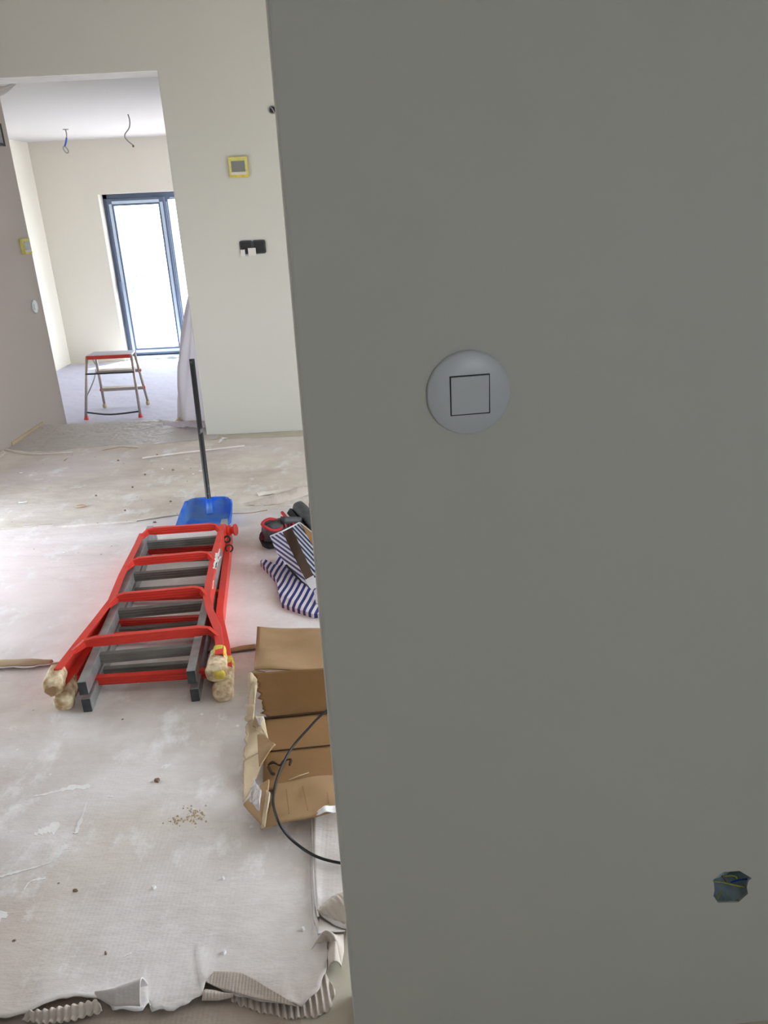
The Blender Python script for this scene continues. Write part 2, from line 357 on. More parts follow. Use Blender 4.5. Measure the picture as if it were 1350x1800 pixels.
# camera-side room shell, right wall with the wide opening, rear wall with a window
struct('wall_right', join(box(XR, XR + .15, -3.1, 1.15, 0, ZC), box(XR, XR + .15, 2.9, 4.8, 0, ZC), box(XR, XR + .15, 1.15, 2.9, 1.7, ZC)), WALL)
struct('wall_back', join(box(XL - .15, .8, -3.2, -3.05, 0, ZC), box(1.8, XR + .1, -3.2, -3.05, 0, ZC), box(.8, 1.8, -3.2, -3.05, 0, 1.0), box(.8, 1.8, -3.2, -3.05, 2.02, ZC)), WALL)
struct('ceiling', box(XL - .15, XR + .15, -3.2, 4.85, ZC, ZC + .12), CEIL)
struct('ceiling_hall', box(XH - .15, XHR + .15, 4.82, YE + .3, ZH, ZH + .12), mat('hall_ceiling_paint', (204, 199, 198), .9, var=.01, scale=2))
# hall shell
struct('wall_hall_left', box(XH - .12, XH, 5.4, YE, ZL, ZH), HALLW)
struct('wall_hall_entry', join(box(XH - .12, XL - .14, 5.39, 5.51, ZL, ZH)), HALLW)
struct('wall_hall_right', join(box(XHR, XHR + .12, 4.82, 7.5, ZL, ZH), box(XHR, XHR + .12, 10.1, YE, ZL, ZH), box(XHR, XHR + .12, 7.5, 10.1, 1.95, ZH)), HALLW)
wx0, wx1 = -3.335, -1.25; wz1 = 1.548
struct('wall_end', join(box(XH - .12, wx0, YE, YE + .34, ZL, ZH), box(wx1, XHR + .12, YE, YE + .34, ZL, ZH), box(wx0, wx1, YE, YE + .34, wz1, ZH)), HALLW)
struct('wall_hall_light_block', box(-.85, -.7, 4.82, 7.4, ZL, ZH), WALL)  # unseen wall added to keep hall side daylight off the left wall
# trim: light strip of sealing tape low on the left wall
struct('trim_1', beam(Vector((XL + .003, 4.62, .012)), Vector((XL + .003, 5.11, .012)), .006, .024), CARDPALE)
struct('soffit_bounce_strip', box(-2.28, xo, YF + .004, YF + .166, 1.994, 2.0), PLASTER)  # white strip added under the lintel to imitate sunlight bounced onto the soffit
# window: outer frame, door leaf with glazing beads, mullion, second leaf
def window():
    yw = YE + .16; root = tag(thing('window_1', None, None, (wx0 + 1, yw, ZL)), None, None, kind='structure')
    fw = .055
    obj('window_frame', join(box(wx0, wx1, yw, yw + .07, wz1 - fw, wz1), box(wx0, wx1, yw, yw + .07, ZL, ZL + .05), box(wx0, wx0 + fw, yw, yw + .07, ZL, wz1), box(wx1 - fw, wx1, yw, yw + .07, ZL, wz1)), FRAME, root, bevel=.004)
    xm = PY(281, 338, yw).x
    def leaf(x0, x1, y, handle, s=.085):
        z0, z1 = ZL + .05, wz1 - fw
        lf = obj('sash', join(box(x0, x0 + s, y, y + .06, z0, z1), box(x1 - s, x1, y, y + .06, z0, z1), box(x0 + s, x1 - s, y, y + .06, z1 - s, z1), box(x0 + s, x1 - s, y, y + .06, z0, z0 + s)), FRAME, root, bevel=.004)
        b0, b1 = (.028, .062) if s > .05 else (.012, .022); yy = y - .004
        obj('glazing_bead', join(box(x0 + b0, x0 + b1, yy, y, z0 + .06, z1 - .06), box(x1 - b1, x1 - b0, yy, y, z0 + .06, z1 - .06), box(x0 + .07, x1 - .07, yy, y, z1 - b1, z1 - b0), box(x0 + .07, x1 - .07, yy, y, z0 + b0, z0 + b1)), FRAME2, lf)
        obj('pane', box(x0 + s - .01, x1 - s + .01, y + .02, y + .026, z0 + s - .01, z1 - s + .01), GLASS, lf)
        if handle:
            obj('handle', join(box(x0 + .012, x0 + .03, y - .03, y, .42, .50), box(x0 + .01, x0 + .032, y - .045, y - .03, .36, .5)), FRAME, lf, bevel=.003)
    leaf(wx0 + fw - .01, xm + .05, yw - .03, True)
    leaf(xm + .045, wx1 - fw + .01, yw + .005, False, .035)
    obj('threshold', box(wx0, wx1, YE + .02, yw + .02, ZL, ZL + .035), FRAME2, root, bevel=.004)
window()
# outdoors
struct('terrace', box(-14, XHR + .12, YE + .34, 40, ZL - .2, ZL - .03), TERRACE)
struct('pavement_left', box(-40, XL - .16, -30, 5.2, ZL - .25, ZL - .08), TERRACE)
struct('pavement', box(XHR + .13, 40, -30, 40, ZL - .25, ZL - .08), mat('grey_pavement', (150, 150, 150), .95, var=.05, scale=3))
for (px, py, Y, s, lab) in ((229, 480, 22, .3, 'pale teal shrub blurred by glare beyond the window, the upper one'), (236, 503, 19, .16, 'small teal shrub lower in the glare beyond the window')):
    c = PY(px, py, Y); t = thing('shrub', lab, 'shrub', (c.x, c.y, ZL - .03))
    V, F = [], []
    for k in range(260):
        d = Vector((random.gauss(0, 1), random.gauss(0, 1), random.gauss(0, 1))).normalized() * s * random.uniform(.5, 1); p = c + d
        a = Vector((random.uniform(-1, 1), random.uniform(-1, 1), random.uniform(-1, 1))).normalized() * .07; b = a.orthogonal().normalized() * .04
        n0 = len(V); V += [p - a, p + b, p + a, p - b]; F.append((n0, n0 + 1, n0 + 2, n0 + 3))
    f_ = obj('foliage', (V, F), SHRUB, t); f_['kind'] = 'stuff'
    obj('stem', tube([(c.x, c.y, ZL - .03), (c.x + .03, c.y, (c.z + ZL) / 2), c], .04, 7, 4), SHRUB, t)

# ================================================================== FLOOR COVERINGS
def wr(a, amp=.004, s=5): return lambda p, u, v: amp * (nz(p, s, a) + .5 * nz(p, s * 2.7, a + 3)) + amp
def C(*pts, z=0): return [P(*q, z) if len(q) == 2 else Vector(q) for q in pts]
def sheet(name, label, cat, vf, m, solid=.0022): return tag(obj(name, vf, m, None, smooth=True, solid=solid), label, cat)
# front sheet: torn near edge, right edge
botA = C((-2.24, .935, 0), (-60, 1800), (38, 1794), (85, 1777), (133, 1760), (172, 1764), (200, 1783), (251, 1784), (264, 1768), (268, 1786), (308, 1784), (355, 1763), (364, 1735), (408, 1756), (455, 1765), (535, 1782), (564, 1753), (576, 1706), (578, 1663))
botA = botA[:1] + [botA[0].lerp(botA[1], .5)] + botA[1:]
rightA = C((548, 1140), (549, 1400), (551, 1450), (552, 1545), (556, 1611), (570, 1655), (578, 1663))
topA = C((-2.24, 2.13, 0), (-100, 1172), (0, 1169), (60, 1171), (100, 1165), (200, 1158), (440, 1147), (548, 1140))
leftA = [topA[0], botA[0]]
def jag(c, amp=.004, seed=1, n=6):
    rnd = random.Random(seed); out = []
    for i in range(len(c) - 1):
        for j in range(n):
            p = c[i].lerp(c[i + 1], j / n)
            if i + j: p = p + Vector((rnd.uniform(-amp, amp), rnd.uniform(-amp, amp), 0))
            out.append(p)
    return out + [c[-1]]
botA = jag(botA, .003, 3, 4)
def zA(p, u, v):
    z = .002 + .004 * (nz(p, 4, 1) + .6) + .0015 * nz(p, 16, 2)
    e = max(0, (v - .90) / .10); z += e * e * (.007 + .02 * max(0, nz(p, 7, 5) + .15))
    r = max(0, (u - .97) / .03); z += r * .003
    return z
sheet('floor_protection_sheet', 'large dusty grey corrugated cardboard sheet on the floor nearest the camera with torn near edge', 'cardboard sheet', coons(topA, botA, leftA, rightA, 330, 110, zA), SHEET_A)
# middle sheet
botB = jag(C((-2.24, 2.10, 0), (-100, 1184), (0, 1183), (50, 1181), (95, 1175), (140, 1168), (300, 1158), (410, 1150), (442, 1143), (560, 1142), (.9, 2.1, 0)), .004, 5, 4)
topB = C((-2.24, 3.2, 0), (0, 930), (100, 926), (230, 918), (310, 905), (430, 897), (540, 888), (.9, 3.35, 0))
def zB(p, u, v):
    z = .003 + .008 * (noise.noise(Vector((p.x * 1.5, p.y * 9, 3))) + .5) + .0015 * nz(p, 16, 2)
    e = max(0, (v - .95) / .05); z += .004 + e * e * (.006 + .012 * max(0, nz(p, 3.0, 8) + .2))
    return z
sheet('floor_protection_sheet', 'pinkish grey cardboard floor sheet lying under the folded red ladder', 'cardboard sheet', coons(topB, botB, [topB[0], botB[0]], [topB[-1], botB[-1]], 200, 110, zB), SHEET_B)
# back sheet
botC = jag(C((-2.24, 3.17, 0), (0, 936), (100, 931), (230, 922), (310, 911), (430, 903), (540, 894), (.9, 3.3, 0)), .003, 8, 4)
topC = jag(C((-2.24, 4.43, 0), (5, 792), (45, 797), (80, 797), (125, 793), (160, 789), (200, 785), (242, 786), (300, 781), (365, 776), (540, 770), (.9, 4.6, 0)), .008, 9, 4)
def zC(p, u, v): return .009 + .006 * (noise.noise(Vector((p.x * 1.3, p.y * 7, 9))) + .5) + .002 * nz(p, 14, 2) + max(0, (v - .94) / .06) * .004
sheet('floor_protection_sheet', 'beige cardboard floor sheet between the blue scoop and the step edge', 'cardboard sheet', coons(topC, botC, [topC[0], botC[0]], [topC[-1], botC[-1]], 200, 90, zC), SHEET_C)
# film at the step edge and in the hall
tag(obj('plastic_film', coons([Vector((XL + .01, YS - .004, 0)), Vector((-1.0, YS - .004, 0))], [Vector((XL + .01, 4.42, 0)), Vector((-1.0, 4.5, 0))], [Vector((XL + .01, YS - .004, 0)), Vector((XL + .01, 4.42, 0))], [Vector((-1.0, YS - .004, 0)), Vector((-1.0, 4.5, 0))], 150, 90,
    lambda p, u, v: (.004 + .007 * abs(nz(p, 11, 4)) + .004 * abs(nz(p, 27, 6))) * min(1, 8 * (v + .02))), FILM, None, smooth=False), 'crinkled transparent plastic film on the floor along the step edge', 'plastic film')
tag(obj('plastic_film', coons([Vector((XH + .02, 10.2, ZL)), Vector((1.15, 10.2, ZL))], [Vector((XH + .02, 5.75, ZL)), Vector((1.15, 5.75, ZL))], [Vector((XH + .02, 10.2, ZL)), Vector((XH + .02, 5.75, ZL))], [Vector((1.15, 10.2, ZL)), Vector((1.15, 5.75, ZL))], 220, 180,
    lambda p, u, v: .003 + .007 * abs(nz(p, 4, 4)) + .003 * abs(nz(p, 12, 6))), FILMH, None, smooth=True), 'pale lavender plastic film covering the lower hall floor before the window', 'plastic film')
g = coons(C((288, 754), (315, 750), (362, 752)), C((288, 756), (320, 760), (362, 761)), C((288, 754), (288, 756)), C((362, 752), (362, 761)), 40, 10, lambda p, u, v: .03 + .012 * abs(nz(p, 25, 4)) + .02 * math.sin(math.pi * v))
tag(obj('film_glare_scrap', g, DRAPE, None, smooth=False), 'milky scrap standing in for film glare at the foot of the wrapped newel', 'plastic film')  # pale scrap modelled in place of the glare on the floor film
# strip at the right, underlay and torn flaps of the front edge
tS = C((549, 1420), (600, 1416), (.3, 1.52, 0)); bS = jag(C((558, 1612), (603, 1644), (.3, 1.1, 0)), .003, 4, 4)
sheet('cardboard_strip', 'narrow pale cardboard strip with white edge below the brown box at the near wall', 'cardboard strip', coons(tS, bS, C((549, 1420), (550, 1450), (553, 1545), (558, 1612)), [tS[-1], bS[-1]], 60, 40, lambda p, u, v: .014 + .002 * nz(p, 14, 3) + .01 * max(0, .05 - u) / .05 * .4), SHEET_A, .003)
tag(obj('cardboard_edge', sweep(rect(.004, .003), C((549, 1440), (551, 1500), (552, 1545), (555, 1585), (559, 1611), z=.018)), PLASTER), 'thin white torn paper lip along the left side of the narrow strip', 'paper strip')
ub = coons([Vector((-2.2, 1.0, 0)), Vector((-.6, 1.04, 0)), Vector((-.19, 1.06, 0))], [Vector((-2.2, .3, 0)), Vector((-.17, .3, 0))], [Vector((-2.2, 1.0, 0)), Vector((-2.2, .3, 0))], [Vector((-.19, 1.06, 0)), Vector((-.17, .3, 0))], 60, 30, lambda p, u, v: .0005 + .001 * abs(nz(p, 8, 1)))
sheet('underlay_sheet', 'brownish lower cardboard layer peeking out below the torn sheet edge at the bottom', 'cardboard sheet', ub, UNDER, .0005)
def ridged(per, amp, d=Vector((1, 0, 0)), base=.006): return lambda p, u, v: base + amp * math.sin(2 * math.pi * p.dot(d) / per) + .003 * nz(p, 9, 1)
u0 = coons(C((405, 1742), (470, 1752), (540, 1745), (566, 1700)), jag(C((408, 1762), (440, 1775), (470, 1785), (520, 1792), (560, 1788), (582, 1776), (590, 1745)), .002, 2, 4), C((405, 1742), (408, 1762)), C((566, 1700), (590, 1745)), 150, 16, ridged(.0115, .0028, Vector((1, .2, 0)), .003))
sheet('corrugated_underlay', 'ridged corrugated cardboard layer showing under the torn front sheet edge', 'cardboard piece', u0, SHEET_U, .0015)
def flap(name, label, top, bot, left, right, nu, nv, zf, m=FOLDC, solid=.002): return sheet(name, label, 'cardboard flap', coons(top, bot, left, right, nu, nv, zf), m, solid)
flap('cardboard_flap', 'curled torn cardboard flap rolled up beside the tear at the bottom left', C((172, 1763), (200, 1759), (264, 1745)), C((174, 1768), (205, 1784), (250, 1784)), C((172, 1763), (174, 1768)), C((264, 1745), (258, 1765), (250, 1784)), 50, 16, lambda p, u, v: .022 + .03 * math.sin(math.pi * v) * (.4 + u) + .002 * nz(p, 30, 2), SHEET_A)
flap('cardboard_flap', 'ridged crumpled cardboard edge lowest at the left of the torn sheet', C((60, 1790), (110, 1779), (172, 1768)), jag(C((40, 1800), (100, 1805), (150, 1796), (182, 1784)), .003, 12, 4), C((60, 1790), (40, 1800)), C((172, 1768), (182, 1784)), 110, 14, lambda p, u, v: .010 + .003 * math.sin(2 * math.pi * p.x / .012) + .014 * math.sin(math.pi * min(1, v * 1.3)), SHEET_U)
flap('cardboard_flap', 'dark folded-over cardboard wedge lying on the bottom torn edge', C((364, 1735), (379, 1721), (430, 1727), (470, 1750), (522, 1779)), C((364, 1737), (390, 1750), (440, 1764), (480, 1772), (524, 1781)), C((364, 1735), (364, 1737)), C((522, 1779), (524, 1781)), 60, 12, lambda p, u, v: .016 + .010 * math.sin(math.pi * u) * (1 - v) + .002 * nz(p, 30, 2))
flap('cardboard_flap', 'rounded lower flap tucked below the folded cardboard wedge', C((362, 1745), (380, 1747), (410, 1757)), C((356, 1766), (385, 1766), (412, 1760)), C((362, 1745), (356, 1766)), C((410, 1757), (412, 1760)), 20, 8, lambda p, u, v: .01 + .008 * math.sin(math.pi * v))
flap('cardboard_curl', 'curled ridged cardboard tongue poking out from behind the near wall', C((559, 1612), (585, 1590), (606, 1583), (640, 1578)), C((561, 1615), (590, 1630), (604, 1636), (640, 1640)), C((559, 1612), (561, 1615)), C((640, 1578), (640, 1640)), 60, 20, lambda p, u, v: .02 + .03 * math.sin(math.pi * v) * min(1, u * 2) + .0016 * math.sin(2 * math.pi * (p.x + p.y * .8) / .011), SHEET_U)
flap('cardboard_curl', 'twisted cardboard fold sticking up at the corner of the front sheet', C((548, 1676), (566, 1654), (585, 1650), (604, 1650)), C((556, 1668), (576, 1664), (592, 1684), (600, 1710)), C((548, 1676), (552, 1674), (556, 1668)), C((604, 1650), (606, 1680), (600, 1710)), 40, 16, lambda p, u, v: .012 + .03 * math.sin(math.pi * u) * math.sin(math.pi * v) + .003 * nz(p, 40, 2))
flap('cardboard_curl', 'small crumpled roll of cardboard standing beside the near wall edge', C((577, 1668), (590, 1668), (596, 1690)), C((578, 1712), (590, 1712), (600, 1706)), C((577, 1668), (578, 1712)), C((596, 1690), (600, 1706)), 20, 20, lambda p, u, v: .01 + .022 * math.sin(math.pi * u) + .003 * nz(p, 50, 3))
flap('cardboard_flap', 'pale cardboard tab between the ridged tongue and the corner fold', C((562, 1618), (585, 1632), (608, 1640)), C((560, 1655), (585, 1650), (606, 1648)), C((562, 1618), (560, 1655)), C((608, 1640), (606, 1648)), 24, 14, lambda p, u, v: .008 + .012 * v + .003 * nz(p, 30, 6), SHEET_A)
# crumpled lifted edge behind the shoes, wrinkle in the middle seam
tD = C((428, 890), (470, 878), (500, 872), (545, 862), (600, 852)); bD = jag(C((430, 894), (470, 893), (500, 888), (545, 874), (600, 866)), .006, 2, 4)
flap('torn_cardboard_edge', 'crumpled torn cardboard edge lifted off the floor behind the shoes', tD, bD, [tD[0], bD[0]], [tD[-1], bD[-1]], 70, 16, lambda p, u, v: .014 + .04 * math.sin(math.pi * v) * (.6 + .8 * abs(nz(p, 9, 3))) * min(1, u * 3) + .006 * nz(p, 30, 2), FOLDC)
tD = C((450, 874), (500, 866), (545, 858), (600, 850)); bD = C((455, 878), (500, 872), (545, 866), (600, 858))
flap('torn_cardboard_edge', 'thin upper layer of torn cardboard behind the lifted edge near the shoes', tD, bD, [tD[0], bD[0]], [tD[-1], bD[-1]], 50, 8, lambda p, u, v: .018 + .012 * math.sin(math.pi * v) + .004 * nz(p, 30, 9), SHEET_C)
tD = C((-1.9, 2.2, 0), (0, 1170), (60, 1168), (96, 1171)); bD = jag(C((-1.9, 2.13, 0), (0, 1182), (60, 1178), (94, 1175)), .003, 6, 4)
flap('torn_cardboard_edge', 'brown-edged cardboard fold at the left of the taped ladder foot', tD, bD, [tD[0], bD[0]], [tD[-1], bD[-1]], 60, 8, lambda p, u, v: .018 + .012 * math.sin(math.pi * v) + .004 * nz(p, 12, 9), CARDPALE)
tD = C((406, 1151), (425, 1145), (450, 1143)); bD = C((407, 1153), (425, 1150), (450, 1146))
flap('torn_cardboard_edge', 'short dark cardboard lip between the ladder foot and the brown box', tD, bD, [tD[0], bD[0]], [tD[-1], bD[-1]], 20, 6, lambda p, u, v: .014 + .012 * math.sin(math.pi * v), CARDB)
# plaster smears: thin dried patches with ragged outlines
def smear(label, pts, w0, seed, z=None, m=PLASTER):
    rnd = random.Random(seed); c = smoothpts([P(*q, z or .005) for q in pts], 8); V, F = [], []
    for i, p in enumerate(c):
        d = (c[min(i + 1, len(c) - 1)] - c[max(i - 1, 0)]).normalized(); s = Vector((-d.y, d.x, 0)); t = i / (len(c) - 1)
        ww = w0 * (.25 + 1.1 * t) * rnd.uniform(.35, 1.2)
        for q in (p + s * ww * rnd.uniform(.3, 1), p - s * ww * rnd.uniform(.3, 1)):
            if z is None: q.z = zA(q, .5, .3) + .003
            V.append(q)
    for i in range(len(c) - 1): F.append((2 * i, 2 * i + 1, 2 * i + 3, 2 * i + 2))
    return tag(obj('plaster_smear', (V, F), m, None, solid=.0008), label, 'plaster smear')
smear('long white plaster scrape on the front sheet, highest of the near smears', [(58, 1402), (95, 1394), (125, 1386), (158, 1384)], .013, 1)
smear('thin slanting white plaster streak near the middle of the front sheet', [(152, 1412), (146, 1432), (137, 1455), (134, 1466)], .006, 2)
smear('thin white plaster line running to the left frame edge', [(96, 1516), (70, 1524), (35, 1534), (0, 1543)], .004, 3)
smear('broad blurry white plaster patch left on the front sheet', [(60, 1470), (80, 1460), (105, 1452)], .022, 4)
smear('white plaster patch below the slanting streak', [(100, 1510), (110, 1495), (122, 1485)], .014, 5)
smear('white plaster blob cut by the left frame edge', [(-12, 1622), (-2, 1614), (8, 1603)], .02, 6)
smear('small white plaster mark right of the long scrape', [(190, 1403), (200, 1401)], .004, 7)
smear('pale plaster dab above the dark chip', [(283, 1352), (290, 1346), (296, 1348)], .012, 8)
smear('short white streak low on the front sheet', [(218, 1684), (226, 1679), (232, 1676)], .005, 9)
smear('small plaster blot near the bottom torn edge', [(78, 1746), (84, 1743)], .008, 10)
smear('curved faint plaster trace under the thin line', [(42, 1566), (55, 1550), (80, 1545)], .004, 11)
smear('torn white paper chip at the foot of the far wall', [(385, 778), (390, 772), (396, 769)], .03, 12, .02)
# debris bits
def chip(label, px, py, sx, sy, m=DEBRIS, z=.014, name='debris_chip', h=.006, rot=0, seed=0):
    rnd = random.Random(seed + int(px)); c = P(px, py, z); n = 8
    pts = [Vector((c.x + sx * math.cos(2 * math.pi * i / n + rot) * rnd.uniform(.55, 1.1), c.y + sy * math.sin(2 * math.pi * i / n + rot) * rnd.uniform(.55, 1.1), z)) for i in range(n)]
    top = [p.lerp(c, .25) + Vector((0, 0, h)) for p in pts]
    return tag(obj(name, (pts + top, [tuple(range(n - 1, -1, -1)), tuple(range(n, 2 * n))] + [(i, (i + 1) % n, (i + 1) % n + n, i + n) for i in range(n)]), m), label, 'debris')
chip('brown torn cardboard scrap left of the blue scoop', 142, 890, .035, .018, CARDPALE, .018, 'cardboard_scrap')
chip('small white shard left of the brown scrap', 41, 883, .028, .012, WHITEP, .018, 'plaster_shard')
chip('dark star-shaped chip on the front sheet below the ladder', 276, 1373, .009, .008, DEBRIS, .008)
chip('tiny dark chip at the left of the thin plaster line', 133, 1567, .006, .003, DEBRIS, .008)
chip('tiny dark speck low on the front sheet', 186, 1677, .003, .003, DEBRIS, .008)
chip('round white crumb right of the ladder shadow on the front sheet', 393, 1545, .004, .004, PLASTER, .008)
chip('white crumb low right on the front sheet', 395, 1675, .004, .005, PLASTER, .008)
chip('white crumb near the narrow cardboard strip', 533, 1634, .005, .005, PLASTER, .008)
chip('white crumb in the middle of the front sheet', 271, 1561, .006, .005, PLASTER, .008)
for i, (px, py) in enumerate(((208, 810), (233, 857), (169, 872), (304, 827), (276, 800), (220, 898), (300, 882), (272, 919), (255, 835))):
    tag(chip(None, px, py, random.uniform(.005, .010), random.uniform(.004, .007), DEBRIS, .018), 'tiny brown crumb on the beige floor sheet, ' + ['just below the step film', 'straight below the step stool', 'right of the pale brown scrap', 'left of the scoop handle, upper one', 'below the raised gap crease', 'left of the blue scoop, nearest the seam', 'beside the left edge of the blue scoop', 'between seam and ladder top', 'midway between stool and ladder'][i], 'debris', 'crumbs on the beige floor sheet')
for i, (px, py) in enumerate(((286, 824), (352, 828), (340, 833), (37, 831), (55, 835), (113, 971), (135, 972), (195, 960), (93, 980))):
    tag(chip(None, px, py, random.uniform(.006, .014), random.uniform(.004, .007), PLASTER, .018, h=.003), 'tiny white plaster crumb on the floor sheets, ' + ['left of the scoop handle', 'right beside the scoop handle, upper one', 'left of the handle near the long fold', 'near the left wall, first one', 'near the left wall, beside the first', 'left of the ladder top, farther one', 'left of the ladder top, middle one', 'just left of the upper ladder rail', 'left of the ladder, lowest one'][i], 'debris', 'white crumbs on the floor sheets')
# speckled mortar crumbs
V, F = [], []
for k in range(120):
    c = P(random.gauss(342, 9), random.gauss(1433, 7), .008) if k % 3 else P(random.gauss(308, 8), random.gauss(1443, 4), .008); s = random.uniform(.001, .003)
    n0 = len(V); V += [c + Vector((-s, -s, 0)), c + Vector((s, -s, 0)), c + Vector((0, s, 0)), c + Vector((0, 0, s * 1.4))]; F += [(n0, n0 + 1, n0 + 3), (n0 + 1, n0 + 2, n0 + 3), (n0 + 2, n0, n0 + 3)]
tag(obj('mortar_crumbs', (V, F), CARDPALE), 'patch of fine yellowish mortar crumbs on the front sheet', 'crumbs', kind='stuff')
# low seam wrinkles across the back sheet
def seam(label, pts, w_, z, m=DEBRIS):
    return tag(obj('sheet_crease', sweep([(-w_, 0), (0, w_ * .9), (w_, 0)], smoothpts([P(*q, z) for q in pts], 6)), m), label, 'crease')
seam('raised crease of the floor sheet along the plastic film', [(8, 792), (45, 798), (80, 798), (110, 796), (128, 795)], .006, .014, SHEET_C)
seam('dark gap crease where film and back sheet meet', [(180, 792), (195, 789), (213, 786), (228, 787), (242, 788)], .0028, .016, CARDB)
seam('branching short crack in the back sheet', [(112, 810), (124, 803), (128, 799)], .003, .012, CARDB)
seam('long low fold of the back sheet running toward the far wall', [(250, 806), (300, 799), (370, 791), (430, 784)], .008, .013, SHEET_C)
seam('thin dark crease right of the blue scoop', [(409, 903), (440, 902), (470, 897)], .003, .013, CARDB)
seam('faint crease of the middle sheet left of the ladder top', [(100, 927), (150, 924), (200, 920), (240, 917)], .004, .014, SHEET_C)

# ================================================================== WALL DEVICES
# round switch on the near wall
c = PN(823, 690); t = thing('round_light_switch', 'round light grey switch plate with square rocker on the near wall', 'light switch', tuple(c))
R = .5 * (PN(897, 690) - PN(750, 690)).length
obj('plate', lathe([(R, 0), (R, .003), (R * .985, .0055), (R * .95, .0066), (R * .5, .0068), (.3 * R, .0068)], c, nn, 72), SWITCH, t, smooth=True)
t2 = Vector(along); zv = Vector((0, 0, 1)); sq = [PN(*q) for q in ((789, 660), (859, 655), (859, 723), (790, 728))]
cc = sum(sq, Vector()) / 4 - c; cc = cc - nn * cc.dot(nn); hw = (sq[1] - sq[0]).length / 2; a_ = math.radians(.9)
ux = t2 * math.cos(a_) + zv * math.sin(a_); uz = -t2 * math.sin(a_) + zv * math.cos(a_)
def sqb(h, d0, d1, d0b=None): return [c + cc + ux * sx * h + uz * sz * h + nn * d for d in (d0, d1) for sx, sz in ((-1, -1), (1, -1), (1, 1), (-1, 1))]
BF = [(0, 1, 2, 3), (4, 5, 6, 7), (0, 1, 5, 4), (1, 2, 6, 5), (2, 3, 7, 6), (3, 0, 4, 7)]
obj('recess', (sqb(hw + .0002, .0066, .00695), BF), DARKBOX, t)
tilt = sqb(hw - .0011, .0068, .0086)
tilt = [p + nn * (.0009 * ((p - c - cc).dot(uz) / hw) - .0005 * ((p - c - cc).dot(ux) / hw)) if i > 3 else p for i, p in enumerate(tilt)]
obj('rocker', (tilt, BF), SWITCH, t, bevel=.0006)
# socket box behind the broken hole
hc = sum(hole, Vector()) / len(hole); t = thing('junction_box', 'recessed junction box with loose wires in the ragged hole of the near wall', 'junction box', tuple(hc + back * .012))
hb = hc + back * .0035; Rb = .037
obj('box_shell', lathe([(Rb, 0), (Rb, .045)], hb, back, 24)[0:1] + (([f for f in lathe([(Rb, 0), (Rb, .045)], hb, back, 24)[1] if len(f) == 4] + [tuple(24 + j for j in range(24))]),), GREYBOX, t)
def hp(px, py, d): q = PN(px, py); return q + (q - Vector((0, 0, H))).normalized() * d
obj('wire', tube([hp(1256, 1549, .02), hp(1275, 1552, .014), hp(1292, 1556, .012), hp(1312, 1560, .018)], .0011, 6), WIREG, t)
obj('wire', tube([hp(1270, 1540, .03), hp(1285, 1539, .022), hp(1293, 1541, .02), hp(1295, 1544, .022)], .0011, 6), WIREG, t)
obj('wire', tube([hp(1269, 1540, .025), hp(1276, 1550, .03)], .0009, 6), COPPER, t)
obj('wire', tube([hp(1285, 1551, .035), hp(1300, 1547, .025), hp(1314, 1545, .018)], .0013, 6), WIREB, t)
obj('wire', tube([hp(1262, 1584, .012), hp(1263, 1574, .018), hp(1270, 1565, .03)], .0009, 6), WIREG, t)
# far wall devices
def thermo(name, label, c, ax, nv, s=.052, hh=.052):
    """yellow taped controller: ax = horizontal unit, nv = outward normal"""
    ax = Vector(ax); nv = Vector(nv); t = thing(name, label, 'thermostat', tuple(c)); zv = Vector((0, 0, 1))
    def bx(x0, x1, z0, z1, d0, d1): return ([c + ax * x + zv * z + nv * d for d in (d0, d1) for x, z in ((x0, z0), (x1, z0), (x1, z1), (x0, z1))], BF)
    obj('housing', bx(-s, s, -hh, hh, 0, .024), YEL, t, bevel=.004)
    obj('display', bx(-s * .72, s * .72, -hh * .45, hh * .6, .0235, .0255), SCREEN, t)
    obj('tape_strip', bx(-s * .8, s * .8, -hh * .78, -hh * .5, .0235, .0252), WHITEP, t)
    obj('tape_strip', bx(-s * .97, s * .97, -hh * .98, -hh * .75, .0235, .0262), TAPEY, t)
thermo('thermostat', 'thermostat edged with yellow masking tape on the far wall', PY(420, 294, YF), (1, 0, 0), (0, -1, 0))
thermo('thermostat', 'yellow taped thermostat seen edge-on on the left wall', PX(42, 433, XL), (0, 1, 0), (1, 0, 0), .058, .048)
c = PX(60, 539, XL); t = thing('round_light_switch', 'round white switch seen edge-on low on the left wall', 'light switch', tuple(c))
obj('plate', lathe([(.044, 0), (.044, .006), (.040, .009)], c, (1, 0, 0), 32), SWITCH, t, smooth=False)
obj('rocker', box(c.x + .008, c.x + .013, c.y - .02, c.y + .02, c.z - .02, c.z + .02), SWITCH, t, bevel=.002)
c = PX(0, 235, XL); t = thing('intercom_panel', 'dark grey panel cut by the left frame edge high on the left wall', 'intercom', tuple(c))
c = c + Vector((0, -.072, 0))
obj('housing', box(c.x, c.x + .025, c.y - .06, c.y + .055, c.z - .075, c.z + .055), SCREEN, t, bevel=.004)
obj('front_frame', join(box(c.x + .024, c.x + .028, c.y + .038, c.y + .054, c.z - .074, c.z + .054), box(c.x + .024, c.x + .028, c.y - .06, c.y + .054, c.z - .074, c.z - .058)), DARKBOX, t)
